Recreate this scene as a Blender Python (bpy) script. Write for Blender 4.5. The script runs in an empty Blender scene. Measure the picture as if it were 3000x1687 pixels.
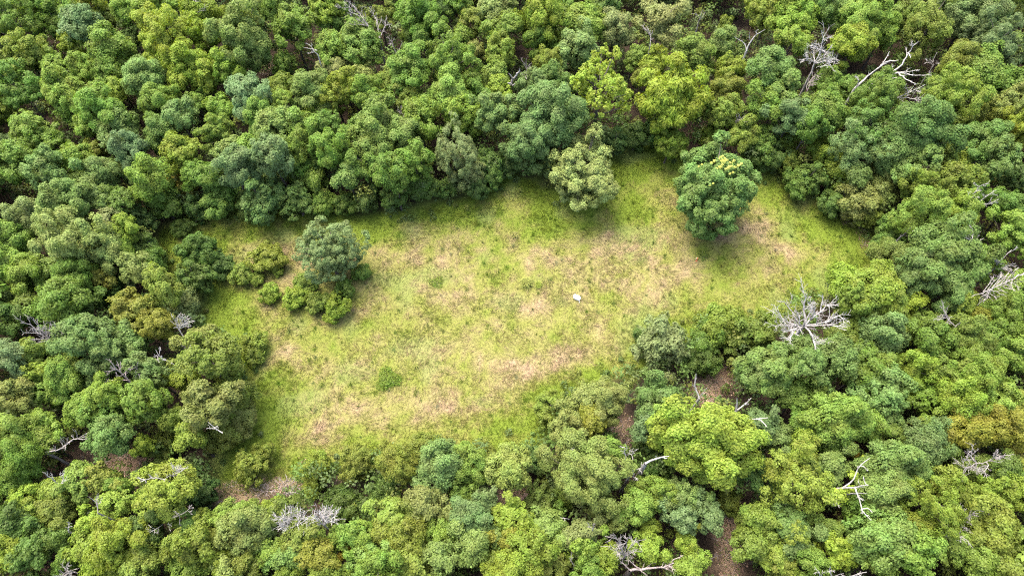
import bpy, math, random
import numpy as np
from mathutils import Vector

rng = np.random.default_rng(11)
random.seed(11)
scene = bpy.context.scene
COL = scene.collection
PI = math.pi

# ------------------------------------------------------------------ camera
CAM_H = 76.0
TILT = math.radians(29.0)          # off the vertical
FPX = 2142.0                       # focal length in photo pixels (3000 wide)
PW, PH = 3000.0, 1687.0
cam_data = bpy.data.cameras.new("camera")
cam_data.sensor_width = 36.0
cam_data.lens = 36.0 * FPX / PW
cam_data.clip_start = 0.5
cam_data.clip_end = 3000.0
cam = bpy.data.objects.new("camera", cam_data)
cam.location = (0, 0, CAM_H)
cam.rotation_euler = (TILT, 0, 0)
COL.objects.link(cam)
scene.camera = cam

# ------------------------------------------------------------------ sky, sun, exposure
SUN_AZ = math.radians(-38.0)       # clockwise from +Y
SUN_EL = math.radians(66.0)
world = bpy.data.worlds.new("World")
scene.world = world
world.use_nodes = True
wn = world.node_tree
bg = wn.nodes["Background"]
sky = wn.nodes.new("ShaderNodeTexSky")
sky.sky_type = 'NISHITA'
sky.sun_disc = False
sky.sun_elevation = SUN_EL
sky.sun_rotation = SUN_AZ
sky.air_density = 1.0
sky.dust_density = 6.0
sky.ozone_density = 0.6
wn.links.new(sky.outputs[0], bg.inputs[0])
bg.inputs[1].default_value = 0.15
sun_data = bpy.data.lights.new("sun", 'SUN')
sun_data.energy = 0.85
sun_data.angle = math.radians(42.0)
sun_data.color = (1.0, 0.955, 0.87)
sun = bpy.data.objects.new("sun", sun_data)
sv = Vector((math.sin(SUN_AZ) * math.cos(SUN_EL), math.cos(SUN_AZ) * math.cos(SUN_EL), math.sin(SUN_EL)))
sun.rotation_euler = sv.to_track_quat('Z', 'Y').to_euler()
sun.location = (0, 0, 60)
COL.objects.link(sun)
scene.view_settings.view_transform = 'Standard'
scene.view_settings.look = 'None'
scene.view_settings.gamma = 1.0
scene.view_settings.exposure = 2.76
scene.view_settings.use_curve_mapping = False
scene.render.engine = 'CYCLES'
scene.cycles.use_denoising = False
scene.cycles.filter_width = 1.2
scene.cycles.max_bounces = 6
scene.cycles.diffuse_bounces = 3
scene.cycles.transmission_bounces = 3

# ------------------------------------------------------------------ pixel -> place
CT, ST = math.cos(TILT), math.sin(TILT)
def ray(x, y):
    dx = (x - PW / 2) / FPX
    dy = -(y - PH / 2) / FPX
    return np.array([dx, dy * CT + ST, dy * ST - CT])
def at(x, y, z=0.0):
    d = ray(x, y)
    t = (z - CAM_H) / d[2]
    return np.array([d[0] * t, d[1] * t, z]), t
def project(p):
    q = p - np.array([0, 0, CAM_H])
    cy = q[1] * CT + q[2] * ST
    cz = -q[1] * ST + q[2] * CT
    return PW / 2 + FPX * q[0] / -cz, PH / 2 - FPX * cy / -cz
def tile(k, u, v):                 # notes were taken on nine enlargements of the photo
    return ((k - 1) % 3) * 1000 + u / 2.576, ((k - 1) // 3) * 562 + v / 2.576

# ------------------------------------------------------------------ mesh helpers
def mesh_from(name, verts, faces_flat, nper, mat, smooth=False, tint=None):
    me = bpy.data.meshes.new(name)
    verts = np.asarray(verts, dtype=np.float32)
    ff = np.asarray(faces_flat, dtype=np.int32).ravel()
    nf = len(ff) // nper
    me.vertices.add(len(verts)); me.vertices.foreach_set("co", verts.ravel())
    me.loops.add(len(ff)); me.loops.foreach_set("vertex_index", ff)
    me.polygons.add(nf)
    me.polygons.foreach_set("loop_start", np.arange(0, nf * nper, nper, dtype=np.int32))
    if smooth:
        me.polygons.foreach_set("use_smooth", np.ones(nf, dtype=bool))
    if tint is not None:
        a = me.color_attributes.new("tint", 'FLOAT_COLOR', 'POINT')
        c = np.ones((len(verts), 4), dtype=np.float32); c[:, :3] = tint
        a.data.foreach_set("color", c.ravel())
    me.update(calc_edges=True)
    if mat: me.materials.append(mat)
    return me
def link(name, me, parent=None, loc=(0, 0, 0)):
    o = bpy.data.objects.new(name, me)
    o.location = loc
    if parent: o.parent = parent
    COL.objects.link(o)
    return o
def thing(name, label, cat, loc, group=None):
    o = bpy.data.objects.new(name, None)
    o.empty_display_size = 0.3
    o.location = loc
    o["label"] = label; o["category"] = cat
    if group: o["group"] = group
    COL.objects.link(o)
    return o
def setting(o, label, kind, cat=None):
    o["kind"] = kind; o["label"] = label
    if cat: o["category"] = cat
    return o

class Tubes:
    """tapered tubes collected into one mesh"""
    def __init__(self, sides=6):
        self.v = []; self.f = []; self.n = 0; self.s = sides
    def add(self, pts, rad):
        pts = np.asarray(pts, float); k = len(pts); s = self.s
        if k < 2: return
        d = np.gradient(pts, axis=0)
        d /= np.linalg.norm(d, axis=1)[:, None] + 1e-9
        up = np.array([0.31, 0.17, 0.93]) if abs(d[0][2]) < 0.9 else np.array([1.0, 0.1, 0])
        a = np.cross(d, up); a /= np.linalg.norm(a, axis=1)[:, None] + 1e-9
        b = np.cross(d, a)
        an = np.arange(s) * 2 * PI / s
        ring = a[:, None, :] * np.cos(an)[None, :, None] + b[:, None, :] * np.sin(an)[None, :, None]
        vv = pts[:, None, :] + ring * np.asarray(rad)[:, None, None]
        self.v.append(vv.reshape(-1, 3))
        i = np.arange(k - 1)[:, None] * s; j = np.arange(s)[None, :]
        j2 = (j + 1) % s
        q = np.stack([i + j, i + j2, i + s + j2, i + s + j], axis=-1).reshape(-1, 4) + self.n
        cap = np.array([[0, 1, 2, 3]]) if s == 4 else None
        self.f.append(q)
        self.n += k * s
    def mesh(self, name, mat):
        return mesh_from(name, np.concatenate(self.v), np.concatenate(self.f), 4, mat, smooth=True)

def smoothline(p, n=None, jit=0.0, r=None):
    p = np.asarray(p, float)
    if len(p) < 2: return p
    seg = np.r_[0, np.cumsum(np.linalg.norm(np.diff(p, axis=0), axis=1))]
    n = n or max(4, int(len(p) * 3))
    t = np.linspace(0, seg[-1], n)
    q = np.stack([np.interp(t, seg, p[:, i]) for i in range(3)], axis=1)
    q2 = q.copy(); q2[1:-1] = 0.25 * q[:-2] + 0.5 * q[1:-1] + 0.25 * q[2:]
    if jit and n > 2:
        q2[1:-1] += (r or rng).normal(0, jit, (n - 2, 3))
    return q2

def unit(v):
    return v / (np.linalg.norm(v, axis=-1, keepdims=True) + 1e-9)

# ------------------------------------------------------------------ materials
def new_mat(name):
    m = bpy.data.materials.new(name); m.use_nodes = True
    nt = m.node_tree; nt.nodes.clear()
    out = nt.nodes.new("ShaderNodeOutputMaterial")
    return m, nt, out
def N(nt, t, **kw):
    n = nt.nodes.new(t)
    for k, v in kw.items(): setattr(n, k, v)
    return n

def leaf_material(name, fixed=None, attr=False, transl=0.3, rough=0.5, spread=0.30, spec=0.14, patch=0.17):
    m, nt, out = new_mat(name)
    L = nt.links.new
    if fixed is not None:
        src = N(nt, "ShaderNodeRGB"); src.outputs[0].default_value = (*fixed, 1); base = src.outputs[0]
    elif attr:
        src = N(nt, "ShaderNodeVertexColor", layer_name="tint"); base = src.outputs[0]
    else:
        src = N(nt, "ShaderNodeObjectInfo"); base = src.outputs["Color"]
    geo = N(nt, "ShaderNodeNewGeometry")
    tc = N(nt, "ShaderNodeTexCoord")
    # leaf to leaf difference in value and hue, plus bough to bough difference
    rnd = geo.outputs["Random Per Island"]
    mr = N(nt, "ShaderNodeMapRange"); L(rnd, mr.inputs[0])
    mr.inputs[3].default_value = 1 - spread; mr.inputs[4].default_value = 1 + spread
    noi = N(nt, "ShaderNodeTexNoise"); noi.inputs["Scale"].default_value = 0.55; noi.inputs["Detail"].default_value = 2
    L(tc.outputs["Object"], noi.inputs["Vector"])
    mr2 = N(nt, "ShaderNodeMapRange"); L(noi.outputs[0], mr2.inputs[0])
    mr2.inputs[1].default_value = 0.3; mr2.inputs[2].default_value = 0.7
    mr2.inputs[3].default_value = 1 - patch; mr2.inputs[4].default_value = 1 + patch
    mul = N(nt, "ShaderNodeMath", operation='MULTIPLY'); L(mr.outputs[0], mul.inputs[0]); L(mr2.outputs[0], mul.inputs[1])
    hs = N(nt, "ShaderNodeHueSaturation"); L(base, hs.inputs["Color"]); L(mul.outputs[0], hs.inputs["Value"])
    hm = N(nt, "ShaderNodeMapRange"); L(noi.outputs[0], hm.inputs[0])
    hm.inputs[1].default_value = 0.3; hm.inputs[2].default_value = 0.7
    hm.inputs[3].default_value = 0.485; hm.inputs[4].default_value = 0.515
    L(hm.outputs[0], hs.inputs["Hue"])
    pb = N(nt, "ShaderNodeBsdfPrincipled"); L(hs.outputs[0], pb.inputs["Base Color"])
    pb.inputs["Roughness"].default_value = rough
    pb.inputs["Specular IOR Level"].default_value = spec
    tr = N(nt, "ShaderNodeBsdfTranslucent")
    h2 = N(nt, "ShaderNodeHueSaturation"); L(hs.outputs[0], h2.inputs["Color"])
    h2.inputs["Saturation"].default_value = 1.1; h2.inputs["Value"].default_value = 1.25; h2.inputs["Hue"].default_value = 0.498
    L(h2.outputs[0], tr.inputs[0])
    mx = N(nt, "ShaderNodeMixShader"); mx.inputs[0].default_value = transl
    L(pb.outputs[0], mx.inputs[1]); L(tr.outputs[0], mx.inputs[2]); L(mx.outputs[0], out.inputs[0])
    return m

def bark_material(name, c1, c2, scale=3.0, rough=0.9):
    m, nt, out = new_mat(name); L = nt.links.new
    tc = N(nt, "ShaderNodeTexCoord")
    noi = N(nt, "ShaderNodeTexNoise"); noi.inputs["Scale"].default_value = scale; noi.inputs["Detail"].default_value = 5
    L(tc.outputs["Object"], noi.inputs["Vector"])
    cr = N(nt, "ShaderNodeValToRGB"); L(noi.outputs[0], cr.inputs[0])
    cr.color_ramp.elements[0].position = 0.35; cr.color_ramp.elements[0].color = (*c1, 1)
    cr.color_ramp.elements[1].position = 0.65; cr.color_ramp.elements[1].color = (*c2, 1)
    pb = N(nt, "ShaderNodeBsdfPrincipled"); L(cr.outputs[0], pb.inputs["Base Color"]); pb.inputs["Roughness"].default_value = rough
    bp = N(nt, "ShaderNodeBump"); bp.inputs["Strength"].default_value = 0.6; bp.inputs["Distance"].default_value = 0.03
    L(noi.outputs[0], bp.inputs["Height"]); L(bp.outputs[0], pb.inputs["Normal"])
    L(pb.outputs[0], out.inputs[0])
    return m

M_LEAF = leaf_material("leaves", transl=0.44, spread=0.20)
M_FINE = leaf_material("fine_leaves", transl=0.3, spread=0.26)
M_LEAF_T = leaf_material("leaves_tinted", attr=True)
M_GRASS = leaf_material("grass_blades", attr=True, transl=0.25, rough=0.8, spread=0.09, spec=0.05, patch=0.05)
M_VINE = leaf_material("vine_leaves", fixed=(0.15, 0.215, 0.025))
M_FLOWER = leaf_material("yellow_flowers", fixed=(0.27, 0.28, 0.055), transl=0.2)
M_BARK = bark_material("bark", (0.03, 0.025, 0.02), (0.075, 0.063, 0.05))
M_DEAD = bark_material("bleached_wood", (0.175, 0.165, 0.153), (0.335, 0.318, 0.298))
M_DEADG = bark_material("grey_dead_wood", (0.13, 0.117, 0.108), (0.24, 0.22, 0.205))
M_DEADP = bark_material("purplish_dead_wood", (0.15, 0.122, 0.115), (0.26, 0.22, 0.207))

# ------------------------------------------------------------------ smooth value noise in numpy
def make_noise(seed):
    r = np.random.default_rng(seed)
    g = r.random((128, 128))
    def f(x, y, scale):
        x = np.asarray(x) / scale; y = np.asarray(y) / scale
        xi = np.floor(x).astype(int); yi = np.floor(y).astype(int)
        fx = x - xi; fy = y - yi
        fx = fx * fx * (3 - 2 * fx); fy = fy * fy * (3 - 2 * fy)
        a = g[xi % 128, yi % 128]; b = g[(xi + 1) % 128, yi % 128]
        c = g[xi % 128, (yi + 1) % 128]; d = g[(xi + 1) % 128, (yi + 1) % 128]
        return (a * (1 - fx) + b * fx) * (1 - fy) + (c * (1 - fx) + d * fx) * fy - 0.5
    return f
NZ = [make_noise(100 + i) for i in range(8)]

# ------------------------------------------------------------------ meadow outline and ground colour
MEADOW_PX = [(480,690),(560,640),(700,622),(900,612),(1050,655),(1200,640),(1400,580),(1480,530),(1560,550),(1640,590),
 (1780,520),(1795,440),(1850,415),(1960,430),(2010,480),(2100,540),(2230,520),(2290,515),(2400,590),(2480,640),(2535,690),(2550,800),
 (2440,830),(2330,880),(2230,940),(2030,965),(1900,985),(1850,1075),(1700,1110),(1620,1190),(1560,1275),(1420,1325),
 (1200,1320),(1100,1335),(950,1380),(800,1360),(750,1415),(670,1415),(650,1350),(740,1270),(765,1160),(700,1060),(690,1000),(610,930),
 (570,870),(500,860),(510,800),(480,750)]
MEADOW = np.array([at(x, y)[0][:2] for x, y in MEADOW_PX])
def signed_dist(px, py, poly):
    """positive inside"""
    px = np.asarray(px); py = np.asarray(py)
    inside = np.zeros(px.shape, bool); dmin = np.full(px.shape, 1e9)
    n = len(poly)
    for i in range(n):
        ax, ay = poly[i]; bx, by = poly[(i + 1) % n]
        dx, dy = bx - ax, by - ay
        t = np.clip(((px - ax) * dx + (py - ay) * dy) / (dx * dx + dy * dy), 0, 1)
        dmin = np.minimum(dmin, np.hypot(px - ax - t * dx, py - ay - t * dy))
        c = ((ay > py) != (by > py)) & (px < (bx - ax) * (py - ay) / (by - ay + 1e-12) + ax)
        inside ^= c
    return np.where(inside, dmin, -dmin)

# straw-coloured patches: x, y, half width, half height in photo pixels, strength
DRY = [(1600,745,60,32,1.0),(1850,765,150,55,.75),(1790,690,60,50,.6),(1930,835,70,35,.7),(1540,912,40,22,.9),(1640,1045,90,26,.7),
 (1480,1085,110,22,.6),(1550,1112,60,25,.6),(1720,1035,100,35,.6),(1200,680,40,35,.7),(1310,685,40,40,.6),(1310,850,60,35,.6),(1390,845,70,25,.6),
 (2195,670,50,32,.9),(2280,745,85,45,.65),(2210,860,120,22,.45),(2040,775,50,28,.7),(1250,1215,150,32,.75),(1350,1185,80,35,.6),
 (1150,1285,90,22,.7),(1020,1205,50,25,.5),(930,1285,40,25,.6),(880,1085,70,30,.5),(800,1050,45,25,.8),(1110,760,60,35,.6),
 (1890,1000,60,26,.7),(1880,905,60,28,.6),(1900,870,60,30,.3),(1330,760,50,25,.4),(2530,720,20,60,.9),(1060,870,60,30,.4),(1160,900,70,30,.4),
 (1770,640,30,40,.6),(660,655,30,12,.7),(720,750,22,25,.6),(700,1050,25,20,.8),(670,900,25,10,.3),(1510,1080,50,18,.8),(2120,900,90,18,.5),(2310,700,45,25,.5),
 (760,1300,40,18,.5),(1400,1310,30,15,.5),(1580,1280,30,20,.5),(1000,1100,70,35,.35),(1700,1120,60,25,.5),(1650,800,40,20,.4)]
GREEN = [(1600,660,260,42,1.),(1880,600,90,90,.8),(1870,470,90,60,1.2),(1790,690,50,18,.6),(2060,745,45,40,.8),(2350,660,90,50,.8),(2480,730,50,70,.9),
 (640,960,70,90,.9),(680,880,80,40,.7),(850,680,160,40,1.),(620,740,80,60,.9),(1275,825,22,16,1.2),(1270,1180,60,30,.3),(1640,815,60,40,.4),
 (1750,1090,40,20,.7),(1480,780,60,40,.5),(900,960,120,22,.3),(1180,1130,60,20,.4),(800,1250,40,60,.4),(720,1330,90,50,.9),(2300,590,50,60,.9),
 (1400,1050,50,40,.4),(1560,970,90,30,.4),(1100,1290,30,30,.3),(1480,1270,90,30,.6),(1640,1170,50,40,.6),(1700,560,70,60,.7),(2160,800,90,16,.3),(1380,620,80,30,.7),(1090,680,40,40,.5)]
LITTER = [(2055,1140,45,32,1.2),(2060,1180,30,30,.8),(700,1440,120,24,1.3),(345,1350,95,32,.9),(800,1420,70,16,.9),(1530,1465,40,22,.8),(1480,1470,35,20,.8),(2120,1110,50,40,.5),
 (1340,1490,40,28,.5),(1370,1485,30,30,.4),(1080,1462,60,10,1.),(1830,1260,30,40,.6),(2140,1560,26,60,.9),(2135,1640,32,70,1.2),(2160,1480,15,120,.4),
 (1970,700,10,10,0),(2490,640,40,18,.8),(2530,700,16,40,.6),(800,190,40,30,.25),(2180,100,40,20,.3),(140,1680,60,20,.6),(960,1400,40,20,.5),(1995,1635,60,40,.4),(900,1335,20,20,.3)]
def blobs(px, py, L):
    s = np.zeros(px.shape)
    for x, y, rx, ry, k in L:
        (wx, wy, _), t = at(x, y)
        ax = rx / FPX * t; ay = ry / FPX * t * 1.18
        s += k * np.exp(-0.9 * (((px - wx) / ax) ** 2 + ((py - wy) / ay) ** 2))
    return s
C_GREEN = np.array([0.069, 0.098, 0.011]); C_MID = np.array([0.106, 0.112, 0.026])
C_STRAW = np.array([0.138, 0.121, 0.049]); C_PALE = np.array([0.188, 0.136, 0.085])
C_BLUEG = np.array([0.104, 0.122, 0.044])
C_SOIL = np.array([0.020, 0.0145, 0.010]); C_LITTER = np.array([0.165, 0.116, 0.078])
def meadow_color(px, py, jit=None):
    sd = signed_dist(px, py, MEADOW)
    wx = px + 2.6 * NZ[5](px, py, 2.9) + 1.2 * NZ[6](py, px, 1.0); wy = py + 2.6 * NZ[6](px, py, 2.9) + 1.2 * NZ[5](py, px, 1.0)
    d = 0.45 + 0.36 * blobs(wx, wy, DRY) - 0.42 * blobs(wx, wy, GREEN)
    d += 0.34 * NZ[0](px, py, 5.0) + 0.50 * NZ[1](px, py, 1.7) + 0.45 * NZ[2](px, py, 0.6)
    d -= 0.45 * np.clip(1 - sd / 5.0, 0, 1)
    if jit is not None: d = d + jit
    d = np.clip(d, 0, 1.25)[..., None]
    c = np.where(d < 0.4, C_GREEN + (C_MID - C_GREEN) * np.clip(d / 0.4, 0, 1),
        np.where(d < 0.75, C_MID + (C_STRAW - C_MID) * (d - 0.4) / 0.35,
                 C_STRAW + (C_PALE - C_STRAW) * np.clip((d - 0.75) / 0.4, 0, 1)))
    b = np.clip(NZ[3](px, py, 3.1) * 2.2 - 0.4, 0, 0.4)[..., None] * (d < 0.7)
    c = c * (1 - b) + C_BLUEG * b
    return c, sd, d[..., 0]
def ground_color(px, py):
    c, sd, _ = meadow_color(px, py)
    lit = np.clip(blobs(px + 1.0 * NZ[5](px, py, 1.4), py + 1.0 * NZ[6](px, py, 1.4), LITTER) + 0.3 * NZ[1](px, py, 1.1), 0, 1)[..., None]
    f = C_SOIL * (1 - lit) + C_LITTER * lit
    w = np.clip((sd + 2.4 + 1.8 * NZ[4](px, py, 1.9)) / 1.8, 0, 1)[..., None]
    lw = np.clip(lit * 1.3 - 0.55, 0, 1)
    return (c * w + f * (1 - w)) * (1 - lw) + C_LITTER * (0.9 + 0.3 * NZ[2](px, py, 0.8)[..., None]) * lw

def ground_material():
    m, nt, out = new_mat("ground_soil_and_turf"); L = nt.links.new
    a = N(nt, "ShaderNodeVertexColor", layer_name="tint")
    tc = N(nt, "ShaderNodeTexCoord")
    n1 = N(nt, "ShaderNodeTexNoise"); n1.inputs["Scale"].default_value = 5.0; n1.inputs["Detail"].default_value = 6; n1.inputs["Roughness"].default_value = 0.7
    L(tc.outputs["Object"], n1.inputs["Vector"])
    mr = N(nt, "ShaderNodeMapRange"); L(n1.outputs[0], mr.inputs[0])
    mr.inputs[1].default_value = 0.25; mr.inputs[2].default_value = 0.75; mr.inputs[3].default_value = 0.72; mr.inputs[4].default_value = 1.25
    hs = N(nt, "ShaderNodeHueSaturation"); L(a.outputs[0], hs.inputs["Color"]); L(mr.outputs[0], hs.inputs["Value"])
    pb = N(nt, "ShaderNodeBsdfPrincipled"); L(hs.outputs[0], pb.inputs["Base Color"])
    pb.inputs["Roughness"].default_value = 0.95; pb.inputs["Specular IOR Level"].default_value = 0.1
    bp = N(nt, "ShaderNodeBump"); bp.inputs["Strength"].default_value = 0.7; bp.inputs["Distance"].default_value = 0.12
    L(n1.outputs[0], bp.inputs["Height"]); L(bp.outputs[0], pb.inputs["Normal"]); L(pb.outputs[0], out.inputs[0])
    return m
M_GROUND = ground_material()

# ground: fine in view, coarse to the horizon, one sheet
xs = np.r_[-1500, -700, -300, -160, np.arange(-96, 96.01, 0.62), 160, 300, 700, 1500]
ys = np.r_[-1400, -600, -250, -80, np.arange(-4, 132.01, 0.62), 200, 350, 800, 1600]
GX, GY = np.meshgrid(xs, ys, indexing="ij")
GZ = 0.10 * NZ[7](GX, GY, 4.0) + 0.05 * NZ[6](GX, GY, 1.3)
gv = np.stack([GX, GY, GZ], -1).reshape(-1, 3)
ni, nj = GX.shape
ii, jj = np.meshgrid(np.arange(ni - 1), np.arange(nj - 1), indexing="ij")
gf = np.stack([ii * nj + jj, (ii + 1) * nj + jj, (ii + 1) * nj + jj + 1, ii * nj + jj + 1], -1).reshape(-1, 4)
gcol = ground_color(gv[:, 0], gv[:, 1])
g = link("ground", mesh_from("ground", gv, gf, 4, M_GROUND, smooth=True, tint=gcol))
setting(g, "meadow turf and brown forest floor", "structure")

# ------------------------------------------------------------------ meadow grass (real blades)
def build_grass():
    r = np.random.default_rng(5)
    x0, y0 = MEADOW.min(0) - 2; x1, y1 = MEADOW.max(0) + 2
    area = (x1 - x0) * (y1 - y0)
    n = int(area * 30)
    px = r.uniform(x0, x1, n); py = r.uniform(y0, y1, n)
    sd = signed_dist(px, py, MEADOW) + 1.2 * NZ[4](px, py, 1.9)
    dens = np.clip(0.85 + 0.9 * NZ[1](px, py, 1.3), 0.35, 1)
    k = (sd > -1.0) & (r.random(n) < dens); px = px[k]; py = py[k]; n = len(px)
    B = 4
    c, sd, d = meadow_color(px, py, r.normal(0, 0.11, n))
    big = np.clip(0.75 + 1.1 * NZ[2](px, py, 2.0) + 0.25 * (sd < 4), 0.45, 1.5)
    bx = np.repeat(px, B) + r.normal(0, 0.05, n * B); by = np.repeat(py, B) + r.normal(0, 0.05, n * B)
    swirl = 2 * PI * 1.6 * NZ[3](bx, by, 7.0)
    a = np.where(np.repeat(d, B) > 0.62, swirl + r.normal(0, 0.7, n * B), r.uniform(0, 2 * PI, n * B))
    ln = np.repeat(big, B) * r.uniform(0.14, 0.30, n * B)
    lean = r.uniform(0.55, 0.97, n * B)
    w = r.uniform(0.018, 0.038, n * B)
    col = np.repeat(c, B, axis=0)
    # long lodged straws lying in swirls on the dry patches
    m = int(area * 16)
    qx = r.uniform(x0, x1, m); qy = r.uniform(y0, y1, m)
    c2, sd2, d2 = meadow_color(qx, qy, r.normal(0, 0.15, m) + 0.12)
    k = (sd2 > 0.3) & (r.random(m) < np.clip((d2 - 0.42) * 1.8, 0.03, 1))
    qx, qy, c2 = qx[k], qy[k], c2[k]; m = len(qx)
    bx = np.r_[bx, qx]; by = np.r_[by, qy]
    a = np.r_[a, 2 * PI * 1.6 * NZ[3](qx, qy, 7.0) + r.normal(0, 0.35, m)]
    ln = np.r_[ln, r.uniform(0.35, 0.85, m)]; lean = np.r_[lean, r.uniform(0.95, 0.995, m)]
    w = np.r_[w, r.uniform(0.013, 0.028, m)]; col = np.r_[col, c2 * r.uniform(0.9, 1.12, (m, 1))]
    # star-shaped tussocks standing out of the sward
    K, NB = 900, 26
    tx0 = r.uniform(x0, x1, K); ty0 = r.uniform(y0, y1, K)
    c3, sd3, d3 = meadow_color(tx0, ty0, r.normal(-.12, .12, K))
    ok = sd3 > .4; tx0, ty0, c3 = tx0[ok], ty0[ok], c3[ok]; K = len(tx0)
    tint = np.array([[1.0, 1.0, 1.0], [.72, .9, .8], [1.15, 1.2, 1.3], [.85, 1.05, 1.25], [.8, .95, .7]])[r.integers(0, 5, K)]
    size = r.uniform(.22, .62, K)
    bx = np.r_[np.repeat(tx0, NB), bx]; by = np.r_[np.repeat(ty0, NB), by]
    a = np.r_[r.uniform(0, 2 * PI, K * NB), a]; ln = np.r_[np.repeat(size, NB) * r.uniform(.6, 1.1, K * NB), ln]
    lean = np.r_[r.uniform(.4, .95, K * NB), lean]; w = np.r_[r.uniform(.014, .03, K * NB), w]
    col = np.concatenate([np.repeat(c3 * tint, NB, axis=0), col])
    T = len(bx)
    z = 0.10 * NZ[7](bx, by, 4.0) + 0.05 * NZ[6](bx, by, 1.3) - 0.02 + np.r_[np.zeros(T - m), np.full(m, 0.10)]
    dx, dy = np.cos(a), np.sin(a)
    up = np.sqrt(1 - lean ** 2) * ln
    v = np.empty((T, 4, 3))
    v[:, 0] = np.stack([bx - dy * w, by + dx * w, z], -1)
    v[:, 1] = np.stack([bx + dy * w, by - dx * w, z], -1)
    tx, ty = bx + dx * ln * lean, by + dy * ln * lean
    v[:, 2] = np.stack([tx + dy * w * .25, ty - dx * w * .25, z + up], -1)
    v[:, 3] = np.stack([tx - dy * w * .25, ty + dx * w * .25, z + up], -1)
    col = np.repeat(np.clip(col, 0, 1), 4, axis=0)
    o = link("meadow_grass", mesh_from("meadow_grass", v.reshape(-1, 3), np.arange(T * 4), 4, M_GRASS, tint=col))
    setting(o, "green and straw coloured meadow grass", "stuff", "grass")
build_grass()

# ------------------------------------------------------------------ leaf clumps
def leaf_quads(p, nrm, l, w, r, axis=None):
    n = len(p)
    t = axis if axis is not None else r.normal(0, 1, (n, 3))
    t = unit(t - (t * nrm).sum(1)[:, None] * nrm)
    b = np.cross(nrm, t)
    l = np.asarray(l).reshape(-1, 1); w = np.asarray(w).reshape(-1, 1)
    v = np.empty((n, 4, 3))
    v[:, 0] = p - t * l * .5; v[:, 1] = p + b * w * .5 - nrm * w * .12
    v[:, 2] = p + t * l * .5 - nrm * l * .10; v[:, 3] = p - b * w * .5 - nrm * w * .12
    return v.reshape(-1, 3)

def sphere_dirs(n, r, zmin=-0.45):
    i = np.arange(n) + 0.5
    z = 1 - (1 - zmin) * i / n
    th = PI * (1 + 5 ** .5) * i + r.uniform(0, 6.28)
    s = np.sqrt(1 - z * z)
    d = np.stack([np.cos(th) * s, np.sin(th) * s, z], -1)
    return unit(d + r.normal(0, 0.16, d.shape))

def make_crown(R, hv, seed, br=1.15, pr=0.5, leaf=0.24, asp=0.62, layers=0.9, cover=1.45, npuff=10, zmin=-0.45, droop=False, keep=1.0, inner=True):
    r = np.random.default_rng(seed)
    ext = np.array([1, 1, hv / R])
    area = 4 * PI * (0.74 * R) ** 2 * (1 - zmin) / 2
    nb = max(7, int(cover * area / (PI * br * br)))
    d = sphere_dirs(nb, r, zmin)
    # lobed outline
    ph = r.uniform(0, 6.28, 4); az = np.arctan2(d[:, 1], d[:, 0])
    lob = 1 + 0.14 * np.sin(2 * az + ph[0]) + 0.11 * np.sin(3 * az + ph[1] + 1.5 * d[:, 2]) + 0.06 * np.sin(5 * az + ph[2] + 3 * d[:, 2])
    br_i = br * np.clip(r.lognormal(0, 0.30, nb), 0.5, 1.75)
    cb = d * (R * lob * r.uniform(0.76, 1.12, nb) - 0.85 * br_i)[:, None] * ext
    if keep < 1:
        k = r.random(nb) < keep; d, br_i, cb = d[k], br_i[k], cb[k]; nb = len(cb)
    # boughs nearer the stem close the crown from inside
    ni_ = int(nb * 0.45)
    d2 = sphere_dirs(ni_, r, zmin)
    d = np.concatenate([d, d2]); br_i = np.r_[br_i, br * r.uniform(.7, 1.1, ni_)]
    cb = np.concatenate([cb, d2 * (R * r.uniform(.28, .5, ni_))[:, None] * ext]); nb = len(cb)
    # puffs on each bough
    P = nb * npuff
    out = np.repeat(unit(d + np.array([0, 0, 0.35])), npuff, 0)
    pd = unit(r.normal(0, 1, (P, 3)) + 0.95 * out)
    bri = np.repeat(br_i, npuff)
    pc = np.repeat(cb, npuff, 0) + pd * (bri * r.uniform(0.45, 0.95, P))[:, None]
    pri = pr * r.uniform(0.65, 1.3, P)
    cnt = np.maximum(6, (layers * 2 * PI * pri ** 2 / (leaf * leaf * asp * .5)).astype(int))
    idx = np.repeat(np.arange(P), cnt); n = len(idx)
    ld = unit(r.normal(0, 1, (n, 3)) + 0.75 * pd[idx] + np.array([0, 0, 0.35]))
    p = pc[idx] + ld * (pri[idx] * r.uniform(0.55, 1.12, n))[:, None]
    nrm = unit(0.75 * ld + 0.45 * pd[idx] + np.array([0, 0, 0.4]) + r.normal(0, 0.42, (n, 3)))
    axis = None
    if droop:
        axis = unit(ld * np.array([1, 1, 0.25]) + np.array([0, 0, -0.35]) + r.normal(0, 0.35, (n, 3)))
    tz = 1 - 0.38 * np.clip(-p[:, 2] / hv, 0, 1)
    p[:, :2] *= tz[:, None]
    l = leaf * r.uniform(0.7, 1.35, n)
    v = leaf_quads(p, nrm, l, l * asp, r, axis)
    return v, cb, br_i

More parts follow.
